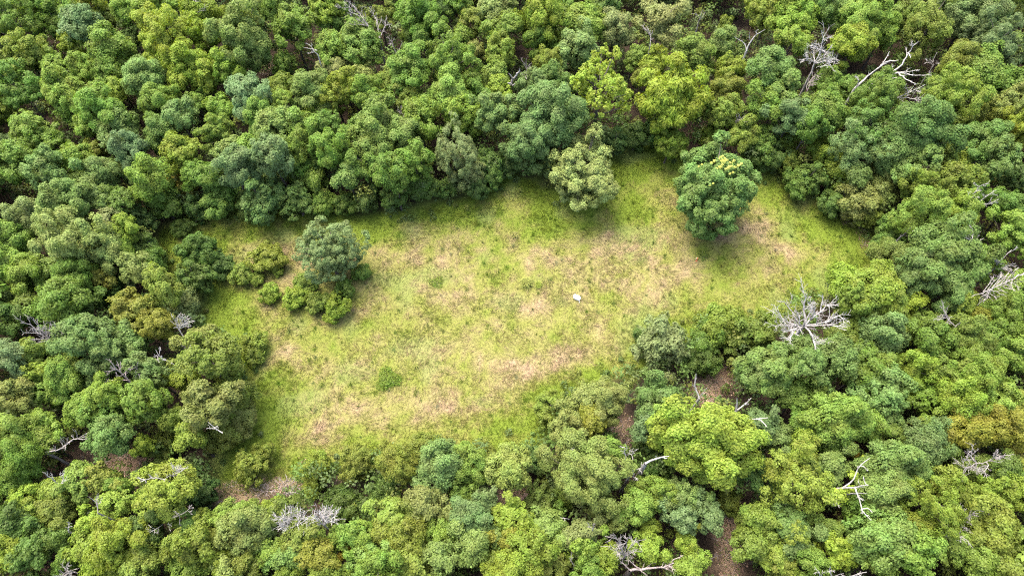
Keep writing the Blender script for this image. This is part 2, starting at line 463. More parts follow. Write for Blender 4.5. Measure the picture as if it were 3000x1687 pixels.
def trunk_mesh(name, zc, R, boughs, seed, thick=1.0, every=0.45):
    r = np.random.default_rng(seed)
    T = Tubes(7)
    lean = r.normal(0, 0.15, 2)
    def ax(z): return np.array([lean[0] * (z / zc - 1), lean[1] * (z / zc - 1), z])
    top = zc + 0.35 * R
    zs = np.linspace(-0.25, top, 8)
    rad = thick * (0.075 + 0.032 * R) * np.linspace(1.15, 0.32, 8); rad[0] *= 1.35
    T.add(np.array([ax(z) + np.r_[r.normal(0, .05, 2), 0] for z in zs]), rad)
    for b in boughs:
        if r.random() > every: continue
        tip = b + np.array([0, 0, zc])
        z0 = np.clip(tip[2] - 0.8 * np.hypot(*tip[:2]) - .3, 0.25 * zc, top - .3)
        a = ax(z0); mid = 0.5 * (a + tip) + np.array([0, 0, 0.12 * R]) * r.uniform(-.3, 1)
        T.add(smoothline([a, mid, tip], 6, 0.05, r), thick * (0.03 + 0.013 * R) * np.linspace(1, 0.3, 6))
    return T.mesh(name, M_BARK)

PROTO = {}
def add_proto(cls, count, R, hv, zc, mat=None, thick=1.0, every=0.45, **kw):
    PROTO[cls] = []
    for i in range(count):
        sd = 1000 * (ord(cls) - 60) + i * 17
        r = np.random.default_rng(sd)
        h = hv * r.uniform(0.9, 1.12)
        kk = dict(kw); kk['br'] = kw['br'] * r.uniform(.82, 1.22); kk['pr'] = kw['pr'] * r.uniform(.8, 1.18); kk['leaf'] = kw['leaf'] * r.uniform(.85, 1.2); kk['layers'] = kw.get('layers', .9) * r.uniform(.72, 1.1)
        if cls in 'ML' and i % 3 == 2: kk['keep'] = .82
        v, cb, br_i = make_crown(R, h, sd, **kk)
        v = v + np.array([0, 0, zc])
        v[:, 2] = np.maximum(v[:, 2], 0.03)
        me = mesh_from("crown", v, np.arange(len(v)), 4, mat or M_LEAF)
        PROTO[cls].append(dict(crown=me, trunk=trunk_mesh("trunk", zc, R, cb, sd + 5, thick, every), R=R, zc=zc, hv=h, v=v, n=0))
add_proto('S', 10, 1.6, 2.1, 5.4, br=0.76, pr=0.40, leaf=0.185, zmin=-0.7, cover=1.25, npuff=9)
add_proto('M', 15, 2.5, 3.3, 7.0, br=0.98, pr=0.49, leaf=0.205, zmin=-0.72, cover=1.22, npuff=9)
add_proto('L', 9, 3.9, 4.7, 7.8, br=1.16, pr=0.54, leaf=0.215, zmin=-0.72, cover=1.22, npuff=9)
add_proto('F', 2, 3.9, 4.6, 7.4, br=1.2, pr=0.60, leaf=0.48, asp=0.28, layers=1.0, droop=True, cover=1.5, zmin=-0.7)
add_proto('P', 2, 4.2, 4.0, 8.0, br=1.0, pr=0.45, leaf=0.24, cover=1.35, keep=0.72, npuff=8, thick=1.2, every=1.0)
add_proto('K', 2, 4.0, 3.5, 4.1, mat=M_FINE, br=0.9, pr=0.36, leaf=0.19, npuff=12, zmin=-0.8, cover=1.7)
add_proto('E', 2, 4.6, 6.0, 5.6, br=1.0, pr=0.42, leaf=0.22, npuff=12, zmin=-0.85, cover=1.7)
add_proto('W', 7, 2.4, 2.8, 2.9, br=0.9, pr=0.42, leaf=0.22, zmin=-0.75)
add_proto('H', 5, 1.5, 1.35, 1.0, br=0.6, pr=0.32, leaf=0.17, zmin=-0.5, npuff=9)

# ------------------------------------------------------------------ every tree in the picture: x, y, crown radius (photo pixels), leaf colours, habit
BASE = dict(G=(0.086, 0.146, 0.023), B=(0.100, 0.150, 0.050), L=(0.124, 0.188, 0.030), Y=(0.162, 0.220, 0.025), O=(0.116, 0.146, 0.024),
            D=(0.062, 0.104, 0.022), K=(0.156, 0.182, 0.062), A=(0.158, 0.140, 0.020))
WORD = dict(G="mid green", B="blue-green", L="light green", Y="yellow-green", O="olive", D="dark green", K="pale khaki", A="amber",
            GL="fresh green", LG="fresh green", GB="deep bluish green", BG="deep bluish green", LB="pale bluish green", BL="pale bluish green", YL="lime green", LY="lime green",
            YO="yellowish olive", OY="yellowish olive", LO="light olive", OL="light olive", OK="khaki olive", KO="khaki olive", KL="pale greyish green", LK="pale greyish green",
            KB="silvery green", BK="silvery green", OG="olive green", GO="olive green", DG="dark green", GD="dark green", OD="dark olive", DO="dark olive", OA="brownish olive", AO="brownish olive",
            AY="golden", YG="bright green", GY="bright green", BD="dark bluish green", DB="dark bluish green", YA="golden")
TREES = """
39 70 72 GL;120 23 45 G;190 25 45 L;275 18 42 YO;155 70 42 G;240 78 56 B;318 58 32 OD;66 160 52 OY;25 190 36 O;120 165 42 LO;210 135 33 YO;326 148 62 GL
250 205 44 L;163 190 40 L;322 210 46 G;388 31 46 L;466 23 60 YL;388 105 28 D;478 128 76 Y;590 54 52 YL;602 108 46 Y;706 132 76 LK;551 182 62 Y;458 195 42 Y;660 194 52 YL
730 46 46 GL;796 20 56 L;862 82 62 GL;951 23 52 LY;963 50 40 G;827 186 34 L;970 148 50 L;58 260 62 G;182 268 56 L;295 272 40 L;349 272 40 YG;423 248 62 LB;458 295 50 L
524 237 42 Y;602 233 46 YL;575 303 32 L;217 314 46 L;318 330 66 GL;256 365 40 L;12 322 36 YO;97 388 60 L;349 392 62 GB;163 420 46 GL;450 326 46 GL;532 350 52 BL;481 396 46 GB
652 330 42 L;726 284 66 B;757 342 50 L;827 248 40 LO;823 303 50 L;920 264 62 LB;924 310 42 YL;978 276 46 YO;982 213 40 KO;796 380 62 LB;885 392 60 L;963 377 50 GL
629 392 46 L;672 439 40 KL;528 454 52 YL;730 439 46 L;683 489 56 B;800 458 62 B;877 435 50 LG;970 442 52 GL;885 497 56 G;780 520 56 BG;35 477 62 LG;97 466 30 YL;151 501 62 BL
233 477 52 L;225 536 46 LB;280 446 32 O;303 512 52 BL;380 458 52 B;392 508 40 BG;446 520 60 L;540 545 44 A;578 508 42 GL;629 516 46 G;20 420 30 B;928 524 52 LG
1054 132 66 GL;1116 58 56 O P;1233 60 66 G;1229 118 46 G;1186 109 25 O;1300 20 40 D;1350 20 40 GL;1392 66 46 OL;1458 27 56 KL;1470 89 60 L;1575 54 74 Y;1582 113 50 GL;1710 70 66 LO
1768 23 46 GB;1668 12 35 G;1800 89 52 K;1928 62 66 KO;1350 116 36 LO;1388 155 30 KO;1466 155 46 OL;1194 210 66 GL;1314 186 76 L;1140 225 40 OL;1070 233 36 KL;1015 248 42 YO
1439 217 42 L;1450 256 40 YL;1318 272 62 L;1369 248 40 LO;1390 285 40 G;1606 186 46 OL;1699 136 60 BL;1563 248 48 BG;1637 248 46 GB;1757 264 110 Y P;1854 170 36 LO;1912 194 40 YO;1873 230 25 O
1462 334 62 BG;1613 338 92 BG;1543 408 60 BG;1582 466 60 BD W;1500 478 44 D W;1326 450 76 KB;1373 508 64 KB;1439 485 50 GB;1175 400 56 LB;1233 357 56 L;1233 318 40 L;1217 466 56 GL;1085 423 56 LB
1109 350 62 LB;1194 280 38 OL;1078 280 50 L;1120 310 40 L;1023 388 40 G;1078 485 52 GL;1155 516 52 G;1023 520 46 LB;1342 334 56 LY;1373 361 40 YO;1702 508 122 KO K;1965 290 104 Y F;1960 425 52 GY F
2090 568 136 GB E;2023 163 56 OL;2130 80 25 O;2120 144 46 BL;2136 210 50 YO;2128 272 46 O;2252 39 50 OY;2330 50 66 LY;2311 124 56 L;2408 39 50 GD;2477 39 60 G;2524 70 74 L;2497 128 56 YL;2582 97 46 L
2660 50 50 OG;2730 89 76 O;2835 54 80 B;2893 23 50 D;2963 31 46 OG;2920 144 76 B;2982 148 46 BL;2807 194 56 O;2877 217 70 GL;2951 248 60 G;2788 272 76 LO;2807 330 56 O;2959 303 56 OK;2905 338 46 O;2963 380 46 YO
2740 262 42 GB;2272 217 70 GB;2233 311 56 LG;2291 272 60 GB;2318 342 60 BD;2419 248 44 LG;2477 264 40 G;2419 330 60 LG;2369 369 50 G;2563 295 76 GL;2540 377 86 GB;2680 388 86 GB;2505 435 80 B;2621 439 70 GB;2672 478 66 GB
2186 396 46 OL;2217 439 50 G W;2082 330 40 OD;2128 338 46 OL;2078 400 38 YL F;2311 412 48 YG;2311 478 38 OG;2419 439 56 YG;2439 501 60 YG;2373 528 46 DG W;2757 458 50 OG;2807 462 40 YO;2877 427 66 GB;2928 474 66 GB
2796 536 56 O;2582 540 60 OK;2691 543 50 OL;2510 516 46 DB;2985 530 40 D
78 632 56 KL;194 597 66 LB;264 585 46 BL;349 593 46 GD;474 597 56 LG;648 585 56 LG;776 593 70 BG;873 593 56 GB;943 595 40 G W;31 706 60 L;217 710 86 KL;307 725 60 KL;318 647 46 K;361 675 36 LY;373 729 34 LY
411 690 34 G;415 650 46 D W;535 665 30 DG H;440 740 40 DG W;31 779 56 L;78 818 60 L;128 791 50 LK;210 826 60 G;186 892 70 G;241 892 52 GD;291 810 40 OA;376 783 50 OK;448 790 46 GD W;322 842 50 DG W
580 738 56 DG W;650 780 42 D H;570 820 56 DG W;710 805 38 LO H;788 758 48 OY H;818 797 15 YO H;753 818 22 LO H;792 861 32 YG H;866 873 36 YG H;965 742 104 BK E;895 835 32 GO H;1010 850 34 GD H;985 905 42 YG H;1062 800 26 G H;930 890 34 OG H
477 853 56 OL;396 911 66 OA;462 945 50 OA;543 895 50 KO;78 911 46 OD;217 989 72 BL;272 985 66 BG;322 1020 56 BL;376 1000 50 GB;47 1043 66 B;116 1059 56 LO;128 1094 50 YO;202 1078 60 L;194 1117 56 LG;295 1070 56 BG
450 1086 66 BG;598 1051 82 O;668 1085 56 O;582 997 50 OK;551 1113 46 YO;745 1012 42 OG H;745 1045 30 OG H;12 857 46 D;19 950 56 D;1890 1010 40 D W;1940 1015 80 BK W
2505 600 60 KO;2563 585 62 OK;2545 628 50 O;2699 612 80 LO;2435 600 40 DG W;2590 715 42 DG W;2606 678 50 GD W;2823 624 50 YG;2854 570 50 G;2959 609 50 G;2963 686 60 L;2602 764 60 OD;2776 750 108 GB;2700 795 60 B;2850 775 60 G
2660 814 60 BG;2769 850 62 BG;2466 818 50 YG;2563 849 76 YO;2505 884 60 LO;2598 911 60 OL;2660 892 46 Y;2582 985 66 BL;2644 966 40 OL;2509 966 46 OG;2458 993 46 OD;2811 884 50 YO;2854 923 40 AY;2710 954 46 OG;2730 989 66 G
2823 997 56 OL;2963 857 50 LG;2951 911 60 GL;2943 958 50 GL;2893 977 50 G;2970 1028 52 L;2272 1067 76 GB;2217 1085 58 BL;2349 1070 76 GB;2435 1055 70 GB;2524 1078 76 G;2582 1105 60 OG;2109 962 70 OG W;2163 985 62 OG W;2221 975 54 GO W
2070 1005 52 GD W;2050 1059 50 D W;2757 1063 50 OG;2679 1074 56 YG;2834 1063 56 GL;2873 1101 60 LG;2796 1113 60 OG;2660 1117 40 YG
47 1175 60 OK;120 1147 46 L;167 1155 46 L;128 1237 52 L;241 1194 56 LG;295 1175 60 L;303 1233 60 LG;322 1279 60 GB;419 1179 66 LG;47 1287 62 LO;116 1291 50 LO;78 1342 60 G;621 1194 76 OK;683 1180 66 O;710 1229 58 OK;660 1268 58 O
563 1287 50 LO;505 1229 40 OL;415 1306 28 LY;485 1310 44 OD W;738 1365 50 OY W;932 1372 46 OY W;912 1427 30 YO H;241 1419 56 LO;186 1442 50 LO;303 1400 50 O;82 1454 40 Y;93 1504 46 YO;163 1493 50 O;349 1419 46 LG;342 1473 50 LY;23 1427 46 GL
485 1435 86 OY;493 1504 60 OY;524 1380 42 K P;582 1445 54 D W;280 1536 46 YL;342 1582 76 YO;280 1602 56 YO;295 1656 56 YL;408 1641 66 OL;167 1567 50 DG;39 1551 60 D;23 1617 56 YG;97 1625 60 DG;194 1637 40 G;427 1551 50 D;563 1551 46 D
672 1520 52 LO;735 1505 44 LO;805 1495 44 YO;808 1512 50 OD;606 1547 40 OG;563 1598 70 O;641 1582 50 O;730 1567 66 OK;769 1606 56 L;555 1660 56 LO;652 1648 46 YO;672 1680 50 LK;730 1641 46 O;885 1575 60 O;847 1637 56 LB;932 1621 60 OA
982 1571 36 LG;970 1668 50 OY;835 1680 40 OL;1050 1355 54 O W;1155 1357 60 O;1213 1330 50 O W;1287 1360 70 BL;1252 1404 56 BG;1373 1368 60 LG;1361 1435 46 L;1478 1382 68 LK;1419 1330 40 O W;1555 1345 44 DB W;1241 1466 60 OK;1217 1504 50 O
1136 1512 60 LO;1070 1559 50 LG;1136 1559 46 O;1194 1574 60 O;1019 1570 46 LG;1019 1613 36 A;1085 1629 60 LB;1116 1668 66 L;1213 1648 60 LO;1291 1574 50 LG;1303 1629 60 LB;1396 1512 66 B;1419 1473 44 B;1380 1582 60 BL;1330 1536 50 G
1505 1516 60 OY;1493 1590 50 OA;1598 1547 60 LB;1614 1582 50 L;1544 1625 76 OY;1505 1668 70 OY;1602 1668 56 O;1435 1640 46 OL;1711 1574 50 KB;1718 1609 50 L;1582 1474 55 DO W;1613 1497 44 G W;1730 1390 114 LK;1769 1315 50 L
1610 1202 60 OL W;1718 1163 56 OK;1788 1170 60 OK;1652 1271 60 OK;1730 1240 50 OA;1924 1174 66 BG;1893 1233 50 B;1963 1240 60 L;1912 1454 60 L;1874 1493 56 L;1815 1516 40 OK;1909 1551 36 YO;1905 1602 50 LY;1970 1454 50 BL
1978 1512 50 B;1730 1668 44 LG;1777 1640 46 YO;1880 1326 46 D W;1932 1365 54 DG W;2060 1295 124 YL;2136 1376 46 GD;2031 1474 50 BL;2070 1520 50 B;2132 1474 38 O W;2023 1547 36 OY;2016 1590 36 YO;2039 1668 50 L;2322 1420 112 OY;2233 1512 50 OL
2194 1532 44 O;2217 1388 46 GB;2272 1279 50 BG;2233 1252 54 BD;2338 1159 56 LG;2361 1240 56 G;2458 1225 76 LG;2350 1291 50 LY;2447 1287 56 G;2466 1314 34 A;2439 1365 56 BL;2544 1248 50 LG;2610 1248 50 LB;2606 1299 50 OD;2582 1155 80 GB
2699 1299 66 BG;2750 1310 56 LB;2757 1248 60 LO;2835 1260 66 AO;2932 1256 66 AO;2707 1174 50 G;2796 1171 60 YL;2893 1182 60 L;2971 1171 50 OY;2621 1373 76 LB;2582 1454 70 LB;2719 1474 98 OY;2676 1544 56 OY;2777 1435 58 OL;2893 1447 60 YG
2971 1443 56 YG;2905 1532 76 OY;2905 1579 60 O;2971 1610 56 OG;2311 1536 60 BG;2334 1571 56 BL;2206 1606 54 OG;2248 1625 56 LO;2295 1668 46 O;2365 1641 50 L;2458 1610 60 YG;2427 1548 46 GO;2563 1544 56 GL;2602 1590 88 LB;2660 1629 80 LG
2563 1641 60 L;2777 1590 60 GO;2847 1629 60 LO;2932 1660 60 O;2517 1501 50 G;2855 1365 50 DO;2932 1376 50 DO;2987 1396 40 G;850 1660 40 L;770 1335 34 OY W;1650 1450 40 GO W;1130 1440 44 DG H;1010 1475 50 DG H;1080 1490 40 D H
575 612 40 D W;650 602 36 DG W;725 598 38 D W;1010 600 34 DG W;1080 590 40 D W;1150 580 40 DG W;1235 545 44 DG W;1310 548 36 GD W;1395 545 38 D W;1445 520 36 DG W;1800 425 40 D W;1860 402 44 D W;1920 395 40 DG W;2260 470 40 D W;2330 545 40 DG W
"""
def parse_trees():
    out = []
    for row in TREES.strip().split("\n"):
        for e in row.split(";"):
            a = e.split()
            out.append(dict(x=float(a[0]), y=float(a[1]), r=float(a[2]), code=a[3], st=a[4] if len(a) > 4 else None))
    return out
TL = parse_trees()
# ------------------------------------------------------------------ landmarks that labels can point to (photo pixels)
LAND = [(1690,870,"white tub on the meadow"),(965,740,"silvery lone tree"),(1700,492,"khaki lone tree"),(2090,545,"yellow-flowered lone tree"),
 (2365,930,"big bare branching tree"),(545,545,"small amber tree"),(2610,215,"tall forked bare tree"),(1502,240,"thick broken white snag"),
 (115,980,"bare fan tree at left"),(2500,1430,"vine-covered white snag"),(2140,1620,"brown footpath"),(345,1350,"brown leaf litter clearing"),
 (848,1425,"purplish bare bush"),(895,1510,"two whitish bare bushes"),(1830,1590,"bare fan tree near the bottom"),(2060,1295,"big lime green crown"),
 (1965,300,"lime green frond tree"),(2900,830,"feathery dead top at right edge"),(2890,1355,"tangled bare crown"),(2400,160,"grey bare spire tree"),
 (0,0,"top left corner"),(0,1687,"bottom left corner"),(3000,0,"top right corner"),(3000,1687,"bottom right corner"),(905,140,"small white twigs"),
 (1085,65,"grey twig tangle at the top"),(535,950,"brushy bare top by the meadow"),(350,1090,"pink-grey snag on the left"),(2190,130,"slim forked white limbs"),
 (1135,1108,"bright green meadow shrub"),(1757,264,"spreading tree with bare limbs"),(2170,1200,"lime crown's white limbs"),(1840,1360,"kinked white snag"),
 (2870,700,"zigzag white branches at right"),(480,128,"upper left yellow-green crown"),(2325,1420,"large olive dome"),(1730,1390,"broad pale dome"),(40,475,"left edge"),(1480,1480,"shaded rocky gully")]
def direction(dx, dy):
    a = math.degrees(math.atan2(-dy, dx)) % 360
    return ["right of", "up and right of", "above", "up and left of", "left of", "down and left of", "below", "down and right of"][int(((a + 22.5) % 360) // 45)]

def tree_labels(L):
    used = {}
    for i, t in enumerate(L):
        if t.get("label"): continue
        c = sorted(LAND, key=lambda q: math.hypot(q[0] - t["x"], q[1] - t["y"]))
        c = [q for q in c if math.hypot(q[0] - t["x"], q[1] - t["y"]) > 0.6 * t["r"]][:1]
        q = c[0]
        size = "tiny" if t["r"] < 24 else "small" if t["r"] < 38 else "narrow" if t["r"] < 48 else "medium" if t["r"] < 60 else "broad" if t["r"] < 78 else "large"
        noun = {"H": "shrub", "W": "low tree"}.get(t["st"], "tree")
        key = (size, WORD[t["code"]], noun, direction(t["x"] - q[0], t["y"] - q[1]), q[2])
        used.setdefault(key, []).append((math.hypot(q[0] - t["x"], q[1] - t["y"]), i))
    ords = ["nearest", "second nearest", "third nearest", "fourth nearest", "fifth nearest"]
    for (size, col, noun, dr, nm), lst in used.items():
        lst.sort()
        for k, (_, i) in enumerate(lst):
            o = (ords[k] + " ") if len(lst) > 1 else ""
            L[i]["label"] = f"{o}{size} {col} {noun}, {dr} the {nm}"

SPECIAL = {(965,742): "silvery blue-green lone tree on the left side of the meadow", (1702,508): "khaki round lone tree at the top of the meadow",
 (2090,568): "dark green lone tree with yellow flowers in its crown", (540,545): "small amber tree among green crowns at the meadow's upper left",
 (2060,1295): "big lime green crown right of the shaded gully, brightest tree at lower right", (1965,290): "lime green tree with drooping frond-like boughs above the meadow",
 (1757,264): "wide spreading yellow-green tree whose bare limbs show through", (2322,1420): "large olive dome-shaped tree left of the vine-covered white snag",
 (1730,1390): "broad pale green dome below the meadow's lower right end", (478,128): "broad bright yellow-green crown on the upper left of the forest",
 (788,758): "wispy yellowish shrub left of the silvery lone tree", (1940,1015): "soft blue-green tree on the meadow's lower right edge"}
for t in TL:
    s = SPECIAL.get((int(t["x"]), int(t["y"])))
    if s: t["label"] = s
tree_labels(TL)

# ------------------------------------------------------------------ plant the trees
CANOPY = []
def plant(t, k):
    x, y, r_px, st = t["x"], t["y"], t["r"] * (0.88 if t["st"] in ("E", "K", "P", "F") else 1.03), t["st"]
    _, tt = at(x, y, 7.5 if st is None else 3.0)
    R = r_px / FPX * tt
    if st is None:
        st = 'S' if R < 1.95 else 'M' if R < 3.15 else 'L'
        b = at(x, y, {'S': 5.4, 'M': 7.0, 'L': 7.8}[st])[0]
        if signed_dist(b[:1], b[1:2], MEADOW)[0] > -1.2: st = 'W'      # trees of the meadow's edge keep their leaves down to the ground
    P = PROTO[st]
    p = min(P, key=lambda q: q["n"] + 0.01 * rng.random()); p["n"] += 1
    rr = random.Random(k * 7 + 3)
    s = R / p["R"]
    sz = s * rr.uniform(0.94, 1.08)
    if st in 'SML': sz = 0.5 * sz + 0.5 * rr.uniform(0.86, 1.22)
    pos, _ = at(x, y, p["zc"] * sz)
    col = np.mean([BASE[c] for c in t["code"]], axis=0) if len(t["code"]) == 1 else 0.62 * np.array(BASE[t["code"][0]]) + 0.38 * np.array(BASE[t["code"][1]])
    col = col * rr.uniform(0.9, 1.12) * np.array([rr.uniform(.94, 1.07), 1.0, rr.uniform(.9, 1.12)])
    shrub = st == 'H'
    nm = "shrub" if shrub else "young_tree" if (st == 'S' or t["r"] < 43) else "broadleaf_tree"
    gr = "shrubs on the meadow" if shrub else "young trees between larger crowns" if nm == "young_tree" else "broadleaf trees around the meadow"
    e = thing(nm, t["label"], "shrub" if shrub else "tree", (pos[0], pos[1], 0), gr)
    e.rotation_euler = (rr.uniform(-.06, .06), rr.uniform(-.06, .06), rr.uniform(0, 2 * PI))
    an = rr.uniform(-.13, .13) if st in 'SMLW' else rr.uniform(-.03, .03)
    e.scale = (s * (1 + an), s * (1 - an), sz)
    tr = link("trunk" if not shrub else "stem", p["trunk"], e)
    cr = link("crown", p["crown"], e); cr.color = (*col, 1)
    CANOPY.append((pos[0], pos[1], R))
    t["R"], t["pos"], t["zc"], t["e"] = R, pos, p["zc"] * sz, e
    t["hv"] = p["hv"] * sz
    return e
for k, t in enumerate(TL): plant(t, k)

# yellow flowers on the lone tree
t = next(q for q in TL if (q["x"], q["y"]) == (2090, 568))
for fx, fy, fr0 in [(2089,475,.42),(2114,462,.5),(2120,470,.45),(2126,472,.4),(2145,475,.48),(2106,494,.5),(2112,486,.35),(2133,493,.48),(2138,490,.4),(2160,488,.45),(2168,484,.36),(2143,508,.3),(2052,486,.26),(2067,518,.26),(2086,541,.2)]:
  for jx, jy in ((-5, 2), (4, -3)):
    fr = fr0 * .62; d = unit(ray(fx + jx, fy + jy)); o = np.array([0, 0, CAM_H]) - t["pos"]
    S = np.array([1, 1, t["R"] / t["hv"]]) / (t["R"] * 0.97)
    A = ((d * S) ** 2).sum(); Bq = 2 * (d * S * o * S).sum(); Cq = ((o * S) ** 2).sum() - 1
    disc = max(Bq * Bq - 4 * A * Cq, 0)
    hit = np.array([0, 0, CAM_H]) + d * ((-Bq - math.sqrt(disc)) / (2 * A))
    r = np.random.default_rng(int(fx + jx)); n = 22
    ld = unit(r.normal(0, 1, (n, 3))); p = ld * r.uniform(0, fr * .8, (n, 1)) ** 1.0
    v = leaf_quads(p, unit(ld + [0, -.6, 1.0]), r.uniform(.13, .24, n), r.uniform(.1, .17, n), r)
    ob = link("flower_cluster", mesh_from("flower_cluster", v, np.arange(n * 4), 4, M_FLOWER), t["e"])
    ob.matrix_parent_inverse = t["e"].matrix_basis.inverted()
    ob.location = hit

# ------------------------------------------------------------------ dead trees: limbs traced on the enlargements, (tile, base height, tip height, limbs)
def leafy_sheath(name, pts, rad, n, seed, parent, root):
    r = np.random.default_rng(seed); pts = np.asarray(pts)
    i = r.uniform(0, len(pts) - 1, n); a = i.astype(int); b = np.minimum(a + 1, len(pts) - 1)
    c = pts[a] + (pts[b] - pts[a]) * (i - a)[:, None]
    ld = unit(r.normal(0, 1, (n, 3)) + [0, 0, .4])
    p = c + ld * (rad * r.uniform(.3, 1, n))[:, None] - root
    v = leaf_quads(p, unit(ld + [0, 0, .5]), r.uniform(.16, .34, n), r.uniform(.12, .24, n), r)
    return link(name, mesh_from(name, v, np.arange(n * 4), 4, M_VINE), parent)

def dead_tree(name, cat, label, tl, zf, zt, limbs, rad=0.13, twigs=5, mat=None, tw_len=0.34, trunk=True, group=None, depth=2):
    mat = mat or M_DEAD
    if zf >= 2.5: zf, zt = zf + 1.3, zt + 1.5
    seed = abs(int(limbs[0][0][0] * 3 + limbs[0][0][1] * 7 + tl * 1000)); r = np.random.default_rng(seed)
    f0, _ = at(*tile(tl, *limbs[0][0]), zf)
    root = np.array([f0[0], f0[1], 0.0])
    e = thing(name, label, cat, root, group)
    if trunk:
        T = Tubes(8); zz = np.linspace(-0.3, zf, 6)
        T.add(np.stack([r.normal(0, .03, 6) * (zz > 0) * (zz < zf - .1), r.normal(0, .03, 6) * (zz > 0) * (zz < zf - .1), zz], -1), rad * np.linspace(1.9, 1.15, 6))
        link("trunk", T.mesh("trunk", mat), e)
    done = []
    for li, lb in enumerate(limbs):
        # height along the limb grows with its picture length; limbs that start on another limb start at that limb's height
        n = len(lb)
        z0 = zf
        for (pp, zs) in done:
            for a, za in zip(pp, zs):
                if abs(a[0] - lb[0][0]) < 13 and abs(a[1] - lb[0][1]) < 13: z0 = za
        zend = zt if z0 < zt - .2 else z0 + 0.6
        if li > 0: zend = z0 + (zend - z0) * r.uniform(.5, 1.05)
        zs = np.linspace(z0, zend, n)
        done.append((lb, zs))
        P = np.array([at(*tile(tl, *q), z)[0] for q, z in zip(lb, zs)]) - root
        Ltot = np.linalg.norm(np.diff(P, axis=0), axis=1).sum()
        nn = max(5, int(Ltot / 0.45))
        pts = smoothline(P, nn, 0.02 + 0.012 * Ltot ** .5, r)
        rb = rad * (1.0 if li == 0 else r.uniform(.5, .8)) * min(1.0, .45 + Ltot / 7)
        rr_ = np.linspace(rb, max(.022, rb * .30), nn)
        T = Tubes(6); T.add(pts, rr_ * .9)
        def sub(pts, rr_, count, ln, dep):
            d = unit(np.gradient(pts, axis=0))
            for _ in range(count):
                i = int(r.uniform(.22, .98) * (len(pts) - 1))
                dv = unit(d[i] + unit(r.normal(0, 1, 3)) * r.uniform(.5, 1.0) + np.array([0, 0, .25]))
                l = ln * r.uniform(.45, 1.1)
                m = 5
                q = [pts[i]]
                for _k in range(m - 1):
                    dv = unit(dv + r.normal(0, .22, 3)); q.append(q[-1] + dv * l / (m - 1))
                r0 = max(.014, min(rr_[i] * .5, .04))
                q = np.array(q); T.add(q, np.linspace(r0, .010, m))
                if dep > 1: sub(q, np.linspace(r0, .012, m), 3, l * .55, dep - 1)
        sub(pts, rr_, int(twigs * min(1.5, .35 + Ltot / 5)), max(.5, Ltot * tw_len), depth)
        link("branch", T.mesh("branch", mat), e)
    return e, root
def fan(cx, cy, rx, ry, n, seed, a0=0, a1=360, base=None):
    """limb list for a bare bush: limbs from its base to tips spread over an ellipse"""
    r = np.random.default_rng(seed); b = base or (cx, cy); out = []
    for i in range(n):
        a = math.radians(a0 + (a1 - a0) * (i + r.uniform(.1, .9)) / n); k = r.uniform(.65, 1.05)
        tip = (cx + rx * k * math.cos(a), cy - ry * k * math.sin(a))
        mid = (b[0] * .5 + tip[0] * .5 + r.normal(0, 8), b[1] * .5 + tip[1] * .5 + r.normal(0, 8))
        out.append([b, mid, tip])
    return out

DT = "dead_tree"
e, root = dead_tree(DT, "dead tree", "big bare branching tree with silver-grey limbs at the meadow's right end", 6, 5.2, 9.6, [
 [(905,1015),(930,980),(905,880),(930,800),(900,740)],[(930,980),(980,880),(950,830)],[(905,1015),(960,970),(1040,900),(1100,850),(1180,860)],[(1040,900),(1060,790),(1050,770)],
 [(905,1015),(1000,1000),(1080,990),(1160,930),(1230,960)],[(905,1015),(1000,1010),(1100,1000),(1220,1020)],[(905,1015),(880,1000),(840,920),(780,850),(760,820)],
 [(905,1015),(870,1010),(790,990),(720,910),(680,870)],[(870,1010),(760,1010),(680,1010)],[(905,1015),(850,1030),(790,1060),(740,1040)],[(850,1030),(830,1080),(780,1120)],
 [(905,1015),(930,1020),(970,1070),(1000,1110),(1060,1150)],[(970,1070),(990,1110),(1000,1190)],[(960,970),(990,920),(1000,860)],[(880,1000),(870,930),(850,880)],[(1080,990),(1120,950),(1140,910)]], rad=.15, twigs=8, depth=2)
leafy_sheath("vine", [root + [0, 0, z] for z in (1.5, 2.5, 3.5, 4.6)], .42, 420, 3, e, root)
dead_tree(DT, "dead tree", "tall forked bare tree with a long pale limb, left of two near the upper right", 3, 7.5, 11.5, [
 [(1300,670),(1390,580),(1460,530),(1540,470),(1630,455)],[(1460,530),(1500,500),(1540,440),(1560,390)],[(1300,670),(1330,620),(1320,590),(1295,580)]], rad=.15, twigs=3, tw_len=.18)
dead_tree(DT, "dead tree", "tall bare tree with many-forked white limbs, right of two near the upper right", 3, 7.0, 11.5, [
 [(1430,640),(1500,590),(1580,550),(1660,490),(1700,400),(1740,350),(1730,325)],[(1500,590),(1620,548),(1700,545),(1790,530)],[(1620,548),(1700,565),(1780,570),(1880,570)],
 [(1620,548),(1680,600),(1760,635)],[(1500,590),(1560,592),(1620,590)],[(1500,590),(1520,540),(1530,500)],[(1580,550),(1575,510),(1590,490)],[(1700,400),(1720,440)]], rad=.15, twigs=3, tw_len=.18)
dead_tree(DT, "dead tree", "low bare tree with whitish twigs, below the tall forked bare trees", 3, 7.0, 9.5, [
 [(1620,740),(1700,700),(1760,680),(1830,640)],[(1700,700),(1690,660),(1675,640)],[(1620,740),(1720,740),(1790,770),(1830,790)],[(1620,740),(1650,765),(1700,790),(1740,830)],[(1700,790),(1780,800)],[(1760,680),(1800,700)]], rad=.09, twigs=6)
